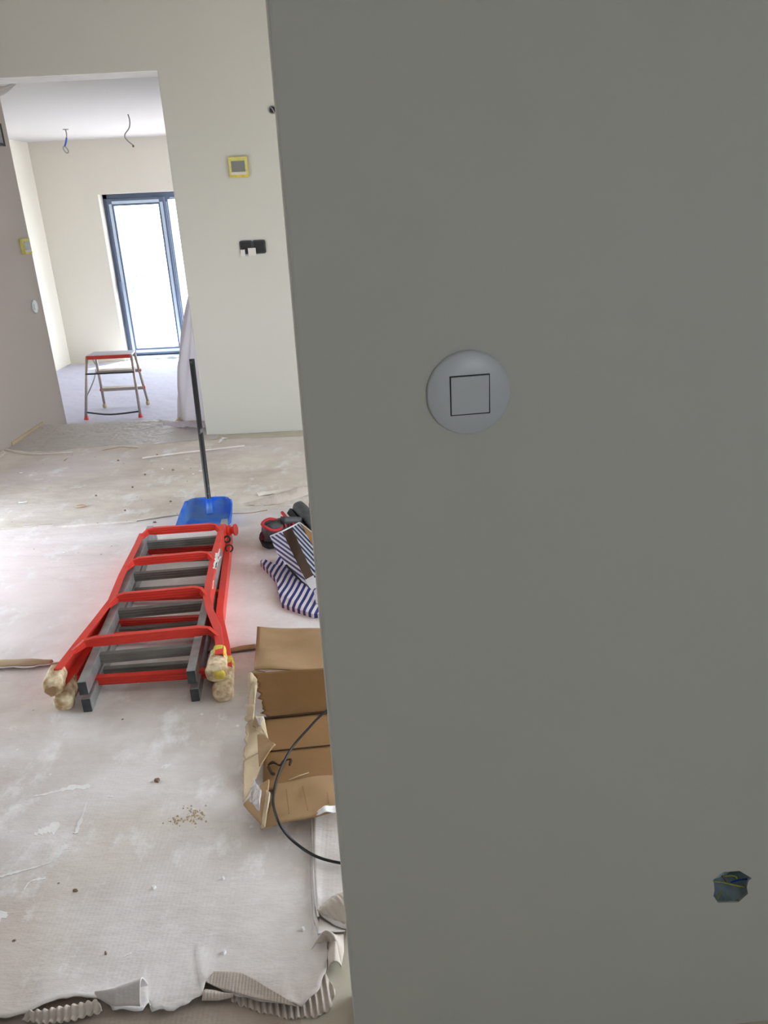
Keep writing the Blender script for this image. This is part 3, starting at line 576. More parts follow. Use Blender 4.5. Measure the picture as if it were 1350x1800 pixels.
# double black back box
c0, c1 = PY(421, 423, YF), PY(468, 446, YF); cx, cz = (c0.x + c1.x) / 2, (c0.z + c1.z) / 2 + .001
t = thing('double_socket_box', 'black double socket box with white tags on the far wall', 'socket box', (cx, YF, cz))
def rsq(cx, cz, h, y, r, n=5): return [Vector((cx + sx * (h - r) + r * math.cos(a), y, cz + sz * (h - r) + r * math.sin(a))) for sx, sz, a0 in ((1, 1, 0), (-1, 1, 90), (-1, -1, 180), (1, -1, 270)) for a in [math.radians(a0 + 90 * k / n) for k in range(n + 1)]]
for sx in (-1, 1):
    x_ = cx + sx * .037; b_ = obj('back_box', prism(rsq(x_, cz, .037, YF - .006, .012), (0, .006, 0)), BLACK, t)
    obj('rim', join(*[prism([a, b, b + (Vector((x_, 0, cz)) - Vector((b.x, 0, b.z))) * .2, a + (Vector((x_, 0, cz)) - Vector((a.x, 0, a.z))) * .2], (0, .003, 0)) for a, b in zip(rsq(x_, cz, .037, YF - .009, .012), rsq(x_, cz, .037, YF - .009, .012)[1:] + rsq(x_, cz, .037, YF - .009, .012)[:1])]), RUBBER, b_)
def tagq(x0, x1, y0, y1):
    a, b = PY(x0, y0, YF), PY(x1, y1, YF); obj('paper_tag', box(a.x, b.x, YF - .013, YF - .009, b.z, a.z), WHITEP, t)
tagq(423, 432, 439, 450); tagq(436, 451, 436, 449)
c = PY(479, 193, YF); t = thing('ceiling_socket_hole', 'small round hole with wire stubs high on the far wall beside the near wall edge', 'junction box', tuple(c))
obj('ring', lathe([(.021, 0), (.021, .005), (.016, .006)], c, (0, -1, 0), 24), WIREW, t)
obj('hole', lathe([(.016, .004), (.0155, .0066)], c, (0, -1, 0), 20), DARKBOX, t)
obj('wire', tube([c + Vector((-.012, -.006, .012)), c + Vector((0, -.016, .004)), c + Vector((.008, -.008, -.012))], .003, 6), ALU, t)
# plaster lump where the left wall meets the ceiling
c = PX(4, 172, XL); pb = []
tag(obj('trim_2', tube([PY(-30, 165, 5.6), PY(0, 160, 5.6), PY(12, 156, 5.6), PY(26, 147, 5.6)], .035, 10, 5, lambda s: 1.1 - .85 * s), CEIL, None, smooth=True), None, None, kind='structure')
# cables hanging from the hall ceiling
def onceil(px, py): r = ray(px, py); s = (ZH - H) / r.z; return Vector((r.x * s, r.y * s, ZH))
def hang(label, pxs, mats, r=.007, rose=True):
    a = onceil(*pxs[0]); t = thing('ceiling_cable', label, 'cable', tuple(a)); pts = [a] + [PY(*q, a.y) for q in pxs[1:]]
    obj('cable', tube(pts, r, 7), mats[0], t, smooth=True); return t, a
t, a = hang('grey cable with blue sleeve and loop end hanging from the hall ceiling, left one', [(115, 227), (117, 236), (117, 245)], [WIREW])
obj('insulation', tube([PY(*q, a.y) for q in ((117, 242), (116, 250), (114, 257))], .009, 8), WIREB, t)
obj('wire_loop', tube([PY(*q, a.y) for q in ((114, 256), (111, 260), (115, 267), (119, 269), (120, 265), (116, 259), (113, 257))], .006, 7), WIREW, t)
obj('ceiling_rose', lathe([(.03, 0), (.028, .008)], a, (0, 0, -1), 16), WIREW, t)
t, a = hang('thin curved grey cable hanging from the hall ceiling, right one', [(225, 201), (228, 212), (227, 225), (219, 238), (224, 247), (234, 255)], [WIREW], .006)
obj('cable_end', lathe([(.009, 0), (.009, .018)], PY(234, 255, a.y), (0, 0, -1), 8), COPPER, t)

# ================================================================== FOLDED RED AND GREY LADDER
LAD = thing('folding_ladder', 'folded red and grey aluminium ladder lying flat with taped feet', 'ladder', tuple(P(240, 1100)))
def chan(sgn, w_=.024, h_=.056, t=.003, d=0):            # C-channel, web on the outer side; top face at b=0
    s = sgn
    p = [(-s * w_ / 2, 0), (s * w_ / 2, 0), (s * w_ / 2, -h_), (-s * w_ / 2, -h_), (-s * w_ / 2, -h_ + t), (s * (w_ / 2 - t), -h_ + t), (s * (w_ / 2 - t), -t), (-s * w_ / 2, -t)]
    return p if s > 0 else p
def L_(pts, z): return [P(*q, z) for q in pts]
zU, zLo = .128, .062
zg = zU - .02
# travel direction: from foot to top; right of travel is +X side
upL = L_([(101, 1176), (134, 1133), (170, 1088), (196, 1054), (214, 1010), (242, 955), (250, 937)], zU)
upR = L_([(385, 1149), (386, 1136), (382, 1104), (368, 1070), (363, 1048), (366.5, 1024), (378, 968), (390, 927), (391.5, 921)], zU)
loL = L_([(122, 1196), (150, 1150), (182, 1108), (206, 1066), (225, 1015), (246, 965), (253, 948)], zLo)
loR = L_([(401, 1172), (397, 1133), (387, 1088), (386, 1072), (392, 1023), (399, 965), (402, 935)], zLo)
def resh(pts): return pts
obj('outer_rail', sweep(chan(-1, h_=.058), upL), REDM, LAD, bevel=.0012)
obj('outer_rail', sweep(chan(1, h_=.058), upR), REDM, LAD, bevel=.0012)
obj('outer_rail', sweep(chan(-1, h_=.05), loL), REDM, LAD, bevel=.0012)
obj('outer_rail', sweep(chan(1, h_=.05), loR), REDM, LAD, bevel=.0012)
# grey inner ladders
gt = .107; gl = .047; ih = .041
def rail(a, b, w_=.025, h_=ih):
    d = (b - a); o = obj('inner_rail', sweep([(-w_ / 2, 0), (w_ / 2, 0), (w_ / 2, -h_), (-w_ / 2, -h_)], [a, b]), ALU, LAD, bevel=.0015)
    e = a - d.normalized() * .0035; obj('end_cap', sweep([(-w_ / 2 + .001, -.001), (w_ / 2 - .001, -.001), (w_ / 2 - .001, -h_ + .001), (-w_ / 2 + .001, -h_ + .001)], [e, a + d.normalized() * .01]), RUBBER, o); return o
GUL = (P(143.5, 1199, gt), P(264, 924, gt)); GUR = (P(335, 1179, gt), P(394.5, 912, gt))
GLL = (P(150.5, 1229, gl), P(270, 936, gl)); GLR = (P(341, 1211, gl), P(397, 925, gl))
for a, b in (GUL, GUR, GLL, GLR): rail(a, b)
def at_line(a, b, py):                                   # point of line a-b that appears at photo row py
    lo, hi = -.2, 1.2
    for _ in range(40):
        m = (lo + hi) / 2; p = a.lerp(b, m) - Vector((0, 0, H)); yy = 900 + 1350 * (p.x * RI[1] + p.y * FW[1] + p.z * UP[1]) / (p.x * RI[2] + p.y * FW[2] + p.z * UP[2])
        if yy > py: lo = m
        else: hi = m
    return a.lerp(b, (lo + hi) / 2)
def groove_prof(w_, h_):                                 # flat face toward travel-right with three ribs
    p = [(-w_ / 2, -h_ / 2), (w_ / 2, -h_ / 2)]
    for k in range(3):
        z0 = -h_ / 2 + h_ * (k + .15) / 3; z1 = -h_ / 2 + h_ * (k + .85) / 3
        p += [(w_ / 2, z0), (w_ / 2 - .0022, z0 + .001), (w_ / 2 - .0022, z1 - .001), (w_ / 2, z1)]
    return p + [(w_ / 2, h_ / 2), (-w_ / 2, h_ / 2)]
def grung(L0, R0, yl, yr, dz=-.020):
    a, b = at_line(*L0, yl) + Vector((.008, 0, dz)), at_line(*R0, yr) + Vector((-.008, 0, dz))
    obj('inner_rung', sweep(groove_prof(.018, .030), [a, b]), ALUD, LAD)
z5 = lambda x, y: (60 + x / 3.649, 900 + y / 3.649)
def zz(y): return 900 + y / 3.649
for l, r in ((182, 143), (382, 337), (616, 562), (896, 838)): grung(GUL, GUR, zz(l), zz(r), -.022)
for l, r in ((280, 258), (486, 454), (738, 692), (992, 946)): grung(GLL, GLR, zz(l), zz(r), -.020)
# red bowed rungs
def bow(L0, R0, yl, yr, lift=.014, w_=.016, h_=.029, ends=.10):
    a, b = at_line(L0[0], L0[1], yl), at_line(R0[0], R0[1], yr); pts = []
    for i in range(15):
        u = i / 14; e = min(u, 1 - u) / ends; e = min(1, e); k = math.sin(e * math.pi / 2)
        p = a.lerp(b, u) + Vector((0, .028 * k - .006, lift * k - h_ * .25)); pts.append(p)
    sc = [.55 + .45 * min(1, min(i, 14 - i) / 2) for i in range(15)]
    obj('outer_rung', sweep(groove_prof(w_, h_), pts, scales=sc), REDM, LAD)
def seg(line, y):                                        # piece of a bent rail that spans photo row y
    best = None
    for a, b in zip(line, line[1:]):
        pa, pb = [900 + 1350 * (q.x * RI[1] + q.y * FW[1] + (q.z - H) * UP[1]) / (q.x * RI[2] + q.y * FW[2] + (q.z - H) * UP[2]) for q in (a, b)]
        if min(pa, pb) - 1 <= y <= max(pa, pb) + 1: best = (a, b)
    return best or ((line[0], line[1]) if y > 1100 else (line[-2], line[-1]))
for l, r in ((150, 115), (350, 298), (585, 527), (880, 785)): bow(seg(upL, zz(l)), seg(upR, zz(r)), zz(l), zz(r))
for l, r in ((236, 205), (516, 492), (684, 646), (772, 728), (1050, 985)):
    a, b = at_line(*seg(loL, zz(l)), zz(l)), at_line(*seg(loR, zz(r)), zz(r))
    dz = Vector((0, 0, -.020 if l > 300 else -.012))
    obj('outer_rung', sweep(groove_prof(.018, .026), [a + dz, b + dz]), REDM, LAD)
# hinge at the top right, snap ring, top stubs
hq = P(406, 932, .10)
obj('hinge_cover', lathe([(.012, -.018), (.022, -.016), (.022, -.004), (.015, 0), (.015, .012), (.024, .016), (.024, .022)], hq, (1, -.15, .12), 20), REDM, LAD)
def ring(c, nrm, R_, r_):
    a = Vector(nrm).orthogonal().normalized(); b = Vector(nrm).cross(a).normalized()
    return tube([c + (a * math.cos(t_) + b * math.sin(t_)) * R_ for t_ in [2 * math.pi * k / 14 for k in range(15)]], r_, 7, 2)
obj('snap_ring', ring(P(403, 964, .07), Vector((.6, -1, .3)).normalized(), .014, .003), BLACK, LAD)
obj('snap_ring', ring(P(399, 948, .095), Vector((.3, -1, .3)).normalized(), .012, .004), BLACK, LAD)
# paint splash on the right rail
for k, (pts, w0) in enumerate((([(381, 972), (380, 985), (377, 999)], .008), ([(379, 1000), (381, 990), (388, 978)], .004), ([(386, 965), (384, 978)], .003), ([(375, 1020), (374, 1035)], .002))):
    rnd = random.Random(k); cpts = smoothpts([P(*q, zU + .0012) for q in pts], 6); V, F = [], []
    for p in cpts:
        V += [p + Vector((-w0 * rnd.uniform(.2, 1), 0, 0)), p + Vector((w0 * rnd.uniform(.2, 1), 0, 0))]
    for i in range(len(cpts) - 1): F.append((2 * i, 2 * i + 1, 2 * i + 3, 2 * i + 2))
    obj('paint_splash', (V, F), PLASTER, LAD, solid=.0006)
# taped feet: lumpy wrapped blobs
def wrap(p0, p1, r0, r1, seed, flat=1.0, capdark=True, m=TAPEB):
    d = (p1 - p0).normalized(); s = d.cross(Vector((0, 0, 1))).normalized(); u = s.cross(d); n = 22; rows = 14; V, F = [], []
    for i in range(rows + 1):
        t_ = i / rows; c = p0.lerp(p1, t_); r = r0 + (r1 - r0) * t_
        if t_ > .85: r *= math.sqrt(max(.0, 1 - ((t_ - .85) / .15) ** 2 * .55))
        for j in range(n):
            a = 2 * math.pi * j / n; ca, sa = math.cos(a), math.sin(a)
            k = 1 / (abs(ca) ** 3.4 + abs(sa) ** 3.4) ** (1 / 3.4)
            q = c + s * ca * r * k + u * sa * r * k * flat
            q = q + (q - c) * (.14 * noise.noise(q * 38 + Vector((seed, 0, 0))) + .07 * noise.noise(q * 110))
            if q.z < .003 + seed * 0: q.z = .003
            V.append(q)
    for i in range(rows):
        for j in range(n):
            a, b = i * n + j, i * n + (j + 1) % n; F.append((a, b, b + n, a + n))
    F += [tuple(range(n - 1, -1, -1)), tuple(rows * n + j for j in range(n))]
    return V, F
fU1 = obj('foot_wrap', wrap(P(103, 1177, .104), P(92, 1212, .088), .022, .029, 1, 1.0), TAPEB, LAD, smooth=True)
obj('end_hole', lathe([(.008, 0), (.008, .002)], P(88, 1201, .100) + Vector((0, -.004, .0)), (0, -1, .35), 16), SWITCH, fU1)
obj('foot_wrap', wrap(P(124, 1196, .042), P(110, 1238, .036), .022, .028, 2, 1.1), TAPEB, LAD, smooth=True)
obj('foot_wrap', wrap(P(385, 1150, .104), P(379, 1188, .088), .022, .031, 3, 1.0), TAPEB, LAD, smooth=True)
obj('foot_wrap', wrap(P(400, 1172, .040), P(391, 1222, .034), .020, .030, 4, 1.1), TAPEB, LAD, smooth=True)
def endface(q, R_, par, seed):
    rnd = random.Random(seed); pts = [q + Vector((R_ * math.cos(a) * rnd.uniform(.7, 1.05), -.002 + rnd.uniform(-.003, .001), R_ * math.sin(a) * rnd.uniform(.7, 1.05))) for a in [2 * math.pi * k / 11 for k in range(11)]]
    obj('torn_end_cap', prism(pts, (0, .004, 0)), CARDB, par)
endface(P(91, 1210, .088) + Vector((0, -.006, 0)), .021, fU1, 3)
obj('tape_band', wrap(P(386.5, 1142, .112), P(385.5, 1158, .106), .0185, .021, 5), TAPEY, LAD, smooth=True)
obj('tape_band', wrap(P(400, 1161, .046), P(401, 1176, .042), .018, .020, 6), TAPEY, LAD, smooth=True)
obj('tape_patch', wrap(P(386, 1172, .100), P(386, 1190, .088), .012, .016, 7), TAPEY, LAD, smooth=True)

# ================================================================== BLUE SCOOP WITH UPRIGHT HANDLE
DP = thing('long_handled_scoop', 'blue plastic scoop with an upright black handle behind the ladder', 'dustpan', tuple(P(360, 925)))
def pan():
    xl, xr = P(313, 925, .02).x, P(407, 922, .03).x; yf = P(313, 927, .02).y - .02; yb = P(375, 873, .105).y; cx = (xl + xr) / 2
    nu, nv = 40, 30; V, F = [], []
    for j in range(nv + 1):
        v = j / nv
        for i in range(nu + 1):
            u = i / nu * 2 - 1
            zb = .085 * max(0, (v - .62) / .38) ** 1.5; zs = (.02 + .065 * v) * max(0, (abs(u) - .8) / .2) ** 1.4
            z = min(.085, (zb ** 3 + zs ** 3) ** (1 / 3))
            W = (xr - xl) / 2 * (1 - .08 * v - .12 * v ** 5)
            yy = yf + (yb - yf) * (v if v < .62 else .62 + .38 * math.sin((v - .62) / .38 * math.pi / 2)) - .045 * abs(u) ** 7 * v ** 2
            V.append(Vector((cx + .006 * v + u * W, yy, .02 + z)))
    for j in range(nv):
        for i in range(nu):
            a = j * (nu + 1) + i; F.append((a, a + 1, a + nu + 2, a + nu + 1))
    return V, F
obj('pan', pan(), BLUE, DP, smooth=True, solid=.004)
YB = P(375, 873, .105).y; hb0 = PY(369.5, 901, YB - .075); hb1 = PY(366, 873, YB - .035); ht = PY(337, 631, YB + .1)
obj('handle', tube([hb0, hb1, ht], .0115, 14, 1), HANDLE, DP, smooth=True)
obj('handle_socket', tube([hb0 + Vector((0, -.0, -.006)), hb0.lerp(hb1, .85)], .0145, 12, 0, lambda s: 1.15 - .3 * s), BLUE, DP, smooth=True)

# ================================================================== BROWN TORN BOX
BX = thing('torn_cardboard_box', 'torn open brown cardboard box lying beside the near wall', 'cardboard box', tuple(P(520, 1340)))
def quad3(name, pts, m, n=14, amp=.004, s=9, solid=.004, jagamp=0, par=BX, seed=1):
    """pts: TL, TR, BR, BL as (px,py,z)"""
    a, b, c_, d = [P(*q) if len(q) == 3 else Vector(q) for q in pts]
    tp, bt, lf, rt = [a, b], [d, c_], [a, d], [b, c_]
    vf = coons(tp, bt, lf, rt, n, n, lambda p, u, v: amp * nz(p, s, seed) * 4 * min(1, 5 * min(u + .1, 1 - u + .1, v + .1, 1 - v + .1)))
    if jagamp:
        rnd = random.Random(seed); off = [jagamp * (1.6 * noise.noise(Vector((seed, k * .55, 0))) + rnd.uniform(-.5, .5) * (rnd.random() < .5)) for k in range(n + 1)]; e = (b - a).normalized()
        for k, p in enumerate(vf[0]): p += e * off[k // (n + 1)] * (1 - (k % (n + 1)) / n) ** 5
    return obj(name, vf, m, par, smooth=True, solid=solid)
quad3('top_flap', [(452, 1101, .070), (600, 1105, .080), (600, 1170, .130), (447, 1180, .120)], CARDB, 20, .005, 7, seed=2)
quad3('back_panel', [(446, 1183, .125), (600, 1172, .132), (600, 1247, .012), (466, 1264, .014)], CARDIN, 22, .0012, 6, jagamp=.008, seed=3)
quad3('flap_edge', [(438, 1180, .11), (470, 1176, .125), (468, 1184, .118), (442, 1187, .10)], CARDPALE, 10, .006, 30, jagamp=.006, seed=4)
quad3('base_panel', [(466, 1263, .013), (600, 1248, .013), (620, 1372, .013), (462, 1392, .013)], CARDIN, 22, .0015, 8, seed=5)
obj('fold_gap_shadow', sweep(rect(.006, .003), [P(458, 1263, .022), P(600, 1249, .022)]), BROWNIN, BX)  # dark strip laid in for the slit and its shadow at the fold
quad3('front_flap', [(486, 1377, .016), (620, 1352, .018), (620, 1418, .060), (458, 1456, .045)], CARDB, 24, .003, 10, jagamp=0, seed=6)
quad3('left_panel', [(434, 1262, .055), (462, 1262, .045), (476, 1320, .020), (428, 1340, .03)], CARDPALE, 16, .004, 14, jagamp=.005, seed=7)  # pale colour on both left panels carries the light falling there
quad3('left_panel', [(428, 1338, .032), (470, 1318, .032), (446, 1378, .012), (427, 1412, .010)], CARDPALE, 14, .003, 14, jagamp=.002, seed=8)
quad3('torn_flap', [(452, 1290, .055), (464, 1292, .06), (484, 1308, .08), (455, 1345, .06)], CARDB, 12, .003, 20, seed=9)
quad3('corner_flap', [(462, 1376, .03), (472, 1370, .04), (461, 1453, .05), (428, 1413, .045)], CARDB, 14, .003, 20, seed=10)
quad3('corner_fold', [(468, 1388, .055), (474, 1392, .06), (464, 1452, .055), (458, 1455, .05)], CARDPALE, 8, .001, 20, seed=11)
quad3('torn_strip', [(440, 1186, .12), (452, 1192, .12), (446, 1266, .07), (434, 1268, .06)], CARDPALE, 16, .006, 40, jagamp=.007, seed=12)
quad3('torn_strip', [(444, 1262, .06), (450, 1258, .062), (470, 1296, .06), (460, 1300, .05)], CARDPALE, 12, .006, 50, jagamp=.006, seed=13)
quad3('white_label', [(560, 1424, .060), (600, 1411, .062), (600, 1424, .064), (556, 1432, .062)], PLASTER, 10, .003, 40, solid=.001, jagamp=.004, seed=14)
quad3('clear_tape', [(446, 1368, .052), (460, 1390, .060), (456, 1428, .060), (438, 1405, .055)], TAPECLR, 12, .005, 40, solid=.0006, jagamp=.006, seed=15)
quad3('clear_tape', [(449, 1258, .075), (464, 1262, .075), (462, 1268, .07), (456, 1275, .065)], TAPECLR, 10, .006, 50, solid=.0006, seed=16)
#quad3('clear_tape', [(455, 1250, .068), (600, 1233, .055), (600, 1240, .045), (457, 1257, .060)], TAPECLR, 16, .001, 20, solid=.0004, seed=17)
obj('base_seam', sweep(rect(.003, .002), [P(*q, .022) for q in ((470, 1321), (510, 1317), (600, 1308))]), BROWNIN, BX)
for k, q in enumerate((((503, 1387), (508, 1430)), ((532, 1381), (541, 1424)), ((572, 1370), (578, 1412)))):
    z0, z1 = .026, .056; obj('flap_crease', sweep(rect(.0022, .0012), [P(*q[0], z0), P(*q[1], z1)]), CARDIN, BX)
obj('torn_scrap', tube([P(471, 1345, .03), P(480, 1340, .035), P(492, 1345, .03), P(500, 1337, .032), P(511, 1335, .03), P(509, 1345, .028)], .0035, 6, 6, lambda s: .6 + .5 * math.sin(s * 9) ** 2), BROWNIN, BX)
obj('torn_scrap', tube([P(472, 1348, .03), P(477, 1358, .028), P(482, 1361, .028)], .004, 6, 5), BROWNIN, BX)
obj('straw', tube([P(508, 1371, .02), P(525, 1364, .024), P(543, 1358, .02)], .0012, 5, 4), CARDPALE, BX)
# black cable over the box
cb = [(640, 1215, .10), (574, 1250, .085), (540, 1283, .06), (512, 1316, .04), (494, 1350, .03), (483, 1382, .03), (480, 1410, .045), (487, 1438, .062), (500, 1462, .045), (522, 1484, .02), (555, 1505, .027), (598, 1517, .027), (650, 1522, .027)]
tag(obj('cable', tube([P(*q) for q in cb], .0031, 10, 8), BLACK, None, smooth=True), 'thin black cable curving over the torn brown box to the near wall', 'cable')

# ================================================================== STRIPED SHOE BOX AND ITS LID
def pn(pts): a, b, c_ = [P(*q) for q in pts[:3]]; return a, (b - a).cross(c_ - a).normalized()
def onplane(px, py, pl): r = ray(px, py); o = Vector((0, 0, H)); t = (pl[0] - o).dot(pl[1]) / r.dot(pl[1]); return o + r * t
def stripe_for(name, pts, A, B, A2, B2=None, **k):      # A-B along a stripe edge, A2 on the next like edge
    pl = pn(pts); a, b, c_ = onplane(*A, pl), onplane(*B, pl), onplane(*A2, pl)
    d = (b - a).normalized(); nv = d.cross(pl[1]).normalized(); per = abs((c_ - a).dot(nv)); return stripes(name, nv, per, **k)
def panel(name, pts, m, par, solid=.003):
    pl = pn(pts); q = [P(*pts[0]), P(*pts[1]), P(*pts[2])] + [onplane(p[0], p[1], pl) for p in pts[3:]]
    vf = polyface(q); return obj(name, vf, m, par, solid=solid)
SB = thing('striped_shoe_box', 'navy and white striped shoe box standing open against the shoes', 'shoe box', tuple(P(515, 1020)))
fl1 = [(474.7, 942.7, .15), (496, 934.5, .165), (544.7, 1036, .03), (487, 973, .10)]
m1 = stripe_for('navy_stripes_side', fl1, (477, 945.3), (505, 965.3), (480, 955.5), c=(62, 60, 100), a=(200, 198, 214))
panel('side_panel', fl1, m1, SB)
fl2 = [(513, 927.5, .16), (526, 918.5, .17), (575, 1000, .11), (553, 1016, .06)]
m2 = stripe_for('navy_stripes_inner', fl2, (517, 930), (550, 965), (522, 943.5), c=(30, 38, 92), a=(196, 202, 208))
panel('lining_panel', fl2, m2, SB)
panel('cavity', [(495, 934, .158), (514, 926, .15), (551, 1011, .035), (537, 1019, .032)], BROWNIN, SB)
panel('back_flap', [(528.7, 919.5, .172), (552, 938, .15), (575, 990, .11), (548, 958, .14)], CARDIN, SB)
obj('rim_edge', sweep(rect(.004, .004), [P(474.7, 942.7, .152), P(496, 934, .167), P(512, 926, .17), P(526, 918.5, .174)]), SWITCH, SB)
obj('rim_edge', sweep(rect(.003, .003), [P(527, 918.5, .176), P(550, 937, .155)]), SWITCH, SB)
obj('torn_edge', sweep(rect(.008, .004), [P(503, 993, .07), P(520, 1012, .05), P(536, 1026, .035), P(545, 1037, .03)]), BLACK, SB)
LD = thing('shoe_box_lid', 'crumpled navy and white striped lid lying in front of the shoe box', 'box lid', tuple(P(520, 1040)))
lid = [(458, 988, .034), (463, 984.5, .034), (484, 991.5, .034), (487, 978, .034), (493, 975, .034), (500, 992, .034), (512, 1000, .034), (546, 1037, .034), (560, 1031, .034), (600, 1040, .034), (600, 1092, .034), (560, 1079, .034), (551, 1080, .034), (495, 1059, .034), (489, 1041, .034), (486, 1018, .034)]
m3 = stripe_for('navy_stripes_lid', lid, (491, 1039), (513, 1003), (499, 1044), c=(40, 50, 120), a=(224, 220, 232))
q = [P(*p) for p in lid]
q2 = [p + Vector((0, 0, .012 * nz(p, 12, 3))) for p in q]
obj('top_face', polyface(q2), m3, LD, solid=.003)
n_ = len(q); obj('skirt', (q2 + [Vector((p.x, p.y, .012)) + (p - sum(q, Vector()) / n_) * .03 * Vector((1, 1, 0)).length * 0 for p in q2], [(i, (i + 1) % n_, (i + 1) % n_ + n_, i + n_) for i in range(n_)]), m3, LD, solid=.002)
panel('folded_corner', [(552, 1040, .056), (563, 1028, .07), (580, 1040, .065), (575, 1060, .056), (556, 1062, .054)], SWITCH, LD)

# ================================================================== SHOES
def shoe(name, label, heel, toe, roll, L0, hgt, seed, z0, coll=True):
    h0, t0 = heel, toe; root = thing(name, label, 'shoe', tuple(h0)); d = (t0 - h0).normalized(); up = Vector((0, 0, 1)); s = d.cross(up).normalized(); u = s.cross(d).normalized()
    Mr = Matrix.Rotation(roll, 3, d); s = Mr @ s; u = Mr @ u; L1 = (t0 - h0).length
    def W(t_): return (.036 + .014 * math.sin(min(1, t_ * 1.25) * math.pi * .5) - .0) * (1 if t_ < .8 else math.sqrt(max(.02, 1 - ((t_ - .8) / .2) ** 2))) * (1 if t_ > .06 else .75 + .25 * t_ / .06)
    def Ht(t_): return hgt * (1 - .15 * abs(t_ - .12) if t_ < .35 else max(.38, .96 - 1.15 * (t_ - .35))) * (1 if t_ < .9 else 1 - (t_ - .9) * 4)
    n = 20; rows = 26; V, F = [], []
    for i in range(rows + 1):
        t_ = i / rows; c = h0 + d * L1 * t_
        for j in range(n):
            a = 2 * math.pi * j / n; ca, sa = math.cos(a), math.sin(a)
            wv_ = W(t_) * (1 - .28 * max(0, sa) * (1 if t_ < .5 else .5)); V.append(c + s * ca * wv_ + u * (.016 + (sa * .5 + .5) ** .85 * Ht(t_)))
    for i in range(rows):
        for j in range(n):
            a, b = i * n + j, i * n + (j + 1) % n; F.append((a, b, b + n, a + n))
    F += [tuple(range(n - 1, -1, -1)), tuple(rows * n + j for j in range(n))]
    obj('upper', (V, F), SHOEG, root, smooth=True)
    pts = []
    rows2 = 20
    L2 = [h0 + d * (L1 * t_) + s * (W(t_) + .004) for t_ in [k / rows2 for k in range(rows2 + 1)]]
    R2 = [h0 + d * (L1 * t_) - s * (W(t_) + .004) for t_ in [k / rows2 for k in range(rows2 + 1)]][::-1]
    so = [h0 - d * .008 - s * .02, h0 - d * .008 + s * .02] + L2 + [t0 + d * .008] + R2
    obj('sole', prism(so, u * .026), SHOEB, root, bevel=.004)
    if coll:
        cc_ = h0 + d * L1 * .15 + u * (hgt * .93 + .016)
        rp_ = [cc_ + d * math.cos(a) * .045 + s * math.sin(a) * .026 + u * (.016 * math.cos(a) * -1 + .004 * math.sin(3 * a)) for a in [2 * math.pi * k / 16 for k in range(17)]]
        obj('collar', tube(rp_, .0065, 8, 2), SHOER, root, smooth=True)
        obj('opening', polyface([p - u * .004 for p in rp_[:-1]]), SHOEB, root, solid=.003)
        for k in range(4):
            t_ = .36 + .085 * k; c = h0 + d * L1 * t_ + u * (Ht(t_) + .019)
            obj('lace', tube([c - s * .026 - u * .006, c + u * .002, c + s * .026 - u * .006], .004, 6, 4), SHOER, root)
        obj('tongue', tube([cc_ + d * .04 + u * .015, cc_ + d * .07 + u * .0, cc_ + d * .12 - u * .02], .016, 8, 4), SHOEG, root, smooth=True)
        for sg in (-1, 1):
            obj('side_trim', tube([h0 + d * L1 * .2 + s * sg * W(.2) * .88 + u * hgt * .8, h0 + d * L1 * .42 + s * sg * W(.4) * .98 + u * hgt * .62, h0 + d * L1 * .62 + s * sg * W(.6) * .98 + u * hgt * .5], .006, 6, 5), SHOER, root)
    obj('heel_patch', tube([h0 + u * .03 + d * .004, h0 + u * .055 + d * .002], .014, 8, 3), SHOEP, root, smooth=True)
    return root
shoe('work_shoe', 'charcoal shoe with red collar leaning beside the striped box, heel to the left', P(461, 953, .04), P(548, 930, .045), .62, .30, .105, 1, 0)
sh2 = shoe('work_shoe', 'dark grey shoe tipped up behind the striped box with a red edge', P(514, 907, .078), P(566, 960, .06), -.7, .28, .06, 2, 0, coll=False)
obj('side_trim', tube([P(496, 901, .11), P(504, 911, .115), P(515, 922, .12), P(530, 934, .12)], .007, 8, 4), SHOER, sh2, smooth=True)
shoe('work_shoe', 'black shoe half hidden behind the near wall edge', P(551, 905, .02), P(640, 925, .02), 0, .28, .075, 3, 0)
obj_ = None

# ================================================================== STEP STOOL in the lower hall
ST = thing('step_stool', 'three-step folding stool with red trimmed top in the lower hall', 'step stool', tuple(P(200, 730, ZL)))
ZL_ = ZL; ZL = ZL + .017
FL, FR = P(152, 738, ZL), P(247.5, 734, ZL); RL, RR = P(184.5, 715, ZL), P(260.5, 710, ZL)
yt = FL.y + .06; TL, TR_ = PY(150, 627, yt), PY(231, 621, yt); zt_ = (TL.z + TR_.z) / 2; TL.z = TR_.z = zt_
BL = Vector((PY(163, 618, yt + .2).x, yt + .22, zt_)); BR = Vector((PY(236, 615, yt + .2).x, yt + .22, zt_))
def leg(a, b, m=STOOLM, r=.013):
    l = obj('leg', tube([a + Vector((0, 0, .03)), b], r, 10, 1), m, ST, smooth=True)
    obj('foot', lathe([(.022, 0), (.020, .02), (.014, .04)], a, (b - a).normalized(), 12), REDM if a in (FL, FR) else CARDPALE, l)
for a, b in ((FL, TL + Vector((.008, .01, -.01))), (FR, TR_ + Vector((-.008, .01, -.01))), (RL, BL + Vector((.01, 0, -.02))), (RR, BR + Vector((-.01, 0, -.02)))): leg(a, b)
obj('top_tread', prism([TL, TR_, BR, BL], (0, 0, -.02)), STOOLTOP, ST, bevel=.004)
obj('front_trim', beam(TL + Vector((.012, -.012, -.016)), TR_ + Vector((-.012, -.012, -.016)), .012, .034), REDM, ST, bevel=.003)
def onleg(a, b, f): return a.lerp(b, f)
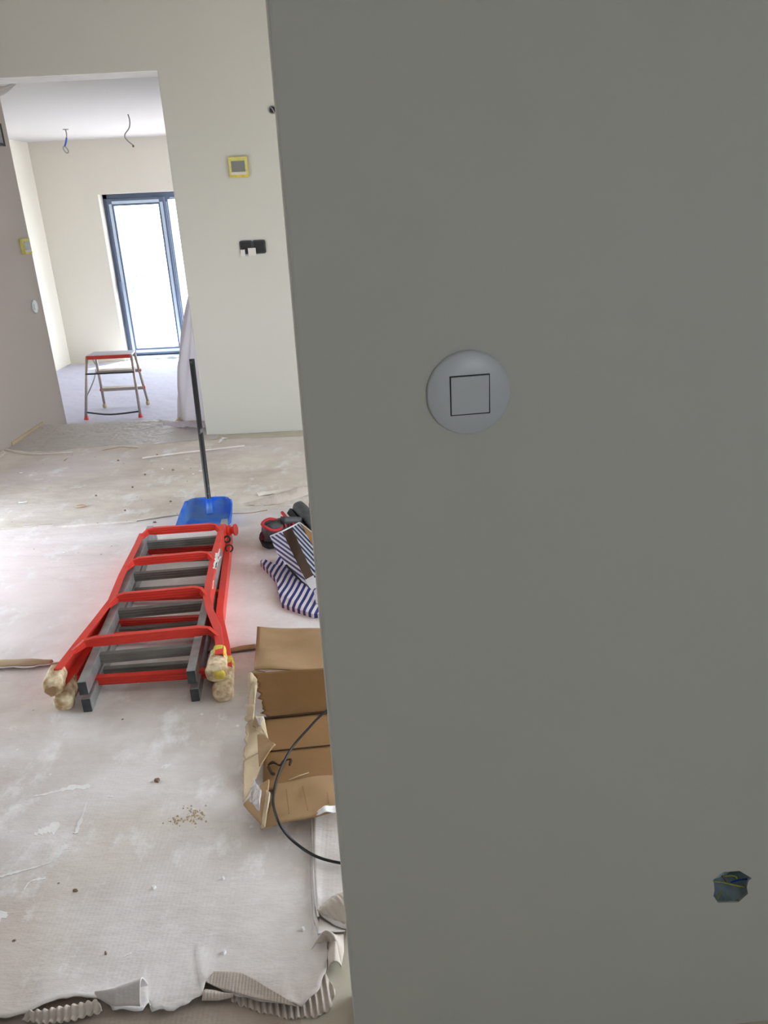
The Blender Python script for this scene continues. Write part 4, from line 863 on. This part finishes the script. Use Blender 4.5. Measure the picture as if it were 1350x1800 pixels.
for f in (.32, .64):
    a, b = onleg(RL, BL, f), onleg(RR, BR, f)
    obj('tread', beam(a + Vector((0, .03, 0)), b + Vector((0, .03, 0)), .10, .03), STOOLM, ST, bevel=.003)
    for q_ in (a, b): obj('tread_cap', lathe([(.014, -.012), (.014, .012)], q_, (1, 0, 0), 10), REDM, ST)
a, b = onleg(FL, TL, .72), onleg(FR, TR_, .72); obj('cross_tube', tube([a, b], .008, 8, 1), RUBBER, ST)
a, b = onleg(FL, TL, .12), onleg(FR, TR_, .10); obj('cross_tube', tube([a, a.lerp(b, .45) - Vector((0, .02, .02)), b], .008, 8, 5), RUBBER, ST)
obj('brace', tube([onleg(FL, TL, .35), onleg(FL, TL, .6) + Vector((.05, .08, 0)), onleg(RL, BL, .75)], .006, 6, 4), WIREW, ST)
obj('brace', tube([TL + Vector((.04, .05, -.03)), onleg(RL, BL, .75)], .006, 6, 1), WIREW, ST)

ZL = ZL_
# ================================================================== WRAPPED NEWEL behind the right pier
WN = thing('wrapped_newel', 'milky plastic sheet wrapped around a post at the step edge behind the shovel handle', 'covered post', (-1.2, 4.98, 0))
def drape():
    V, F = [], []; rows, n = 40, 64
    prof = [(0, .225), (.1, .215), (.25, .20), (.4, .185), (.55, .14), (.7, .10), (.85, .055), (1, .02)]
    for i in range(rows + 1):
        t_ = i / rows; z = .036 + t_ * .925
        for (a, ra), (b, rb) in zip(prof, prof[1:]):
            if a <= t_ <= b: r = ra + (rb - ra) * (t_ - a) / (b - a); break
        for j in range(n):
            a = math.pi * (.85 + 1.25 * j / (n - 1)); f = 1 + .07 * math.sin(a * 7 + t_ * 3) * (1 - t_ * .4) + .05 * math.sin(a * 13 - t_ * 7) + .05 * noise.noise(Vector((a * 2, t_ * 6, 1)))
            V.append(Vector((-1.1 + r * f * math.cos(a), 4.99 + .55 * r * f * math.sin(a) * .9, z)))
    for i in range(rows):
        for j in range(n - 1):
            a, b = i * n + j, i * n + j + 1; F.append((a, b, b + n, a + n))
    return V, F
obj('plastic_wrap', drape(), DRAPE, WN, smooth=True)
obj('post', box(-1.13, -1.07, 4.97, 5.03, .034, .9), WHITEP, WN)
obj('base_board', join(box(-1.34, -.9, 4.84, 5.105, .018, .034)), CARDPALE, WN, bevel=.003)
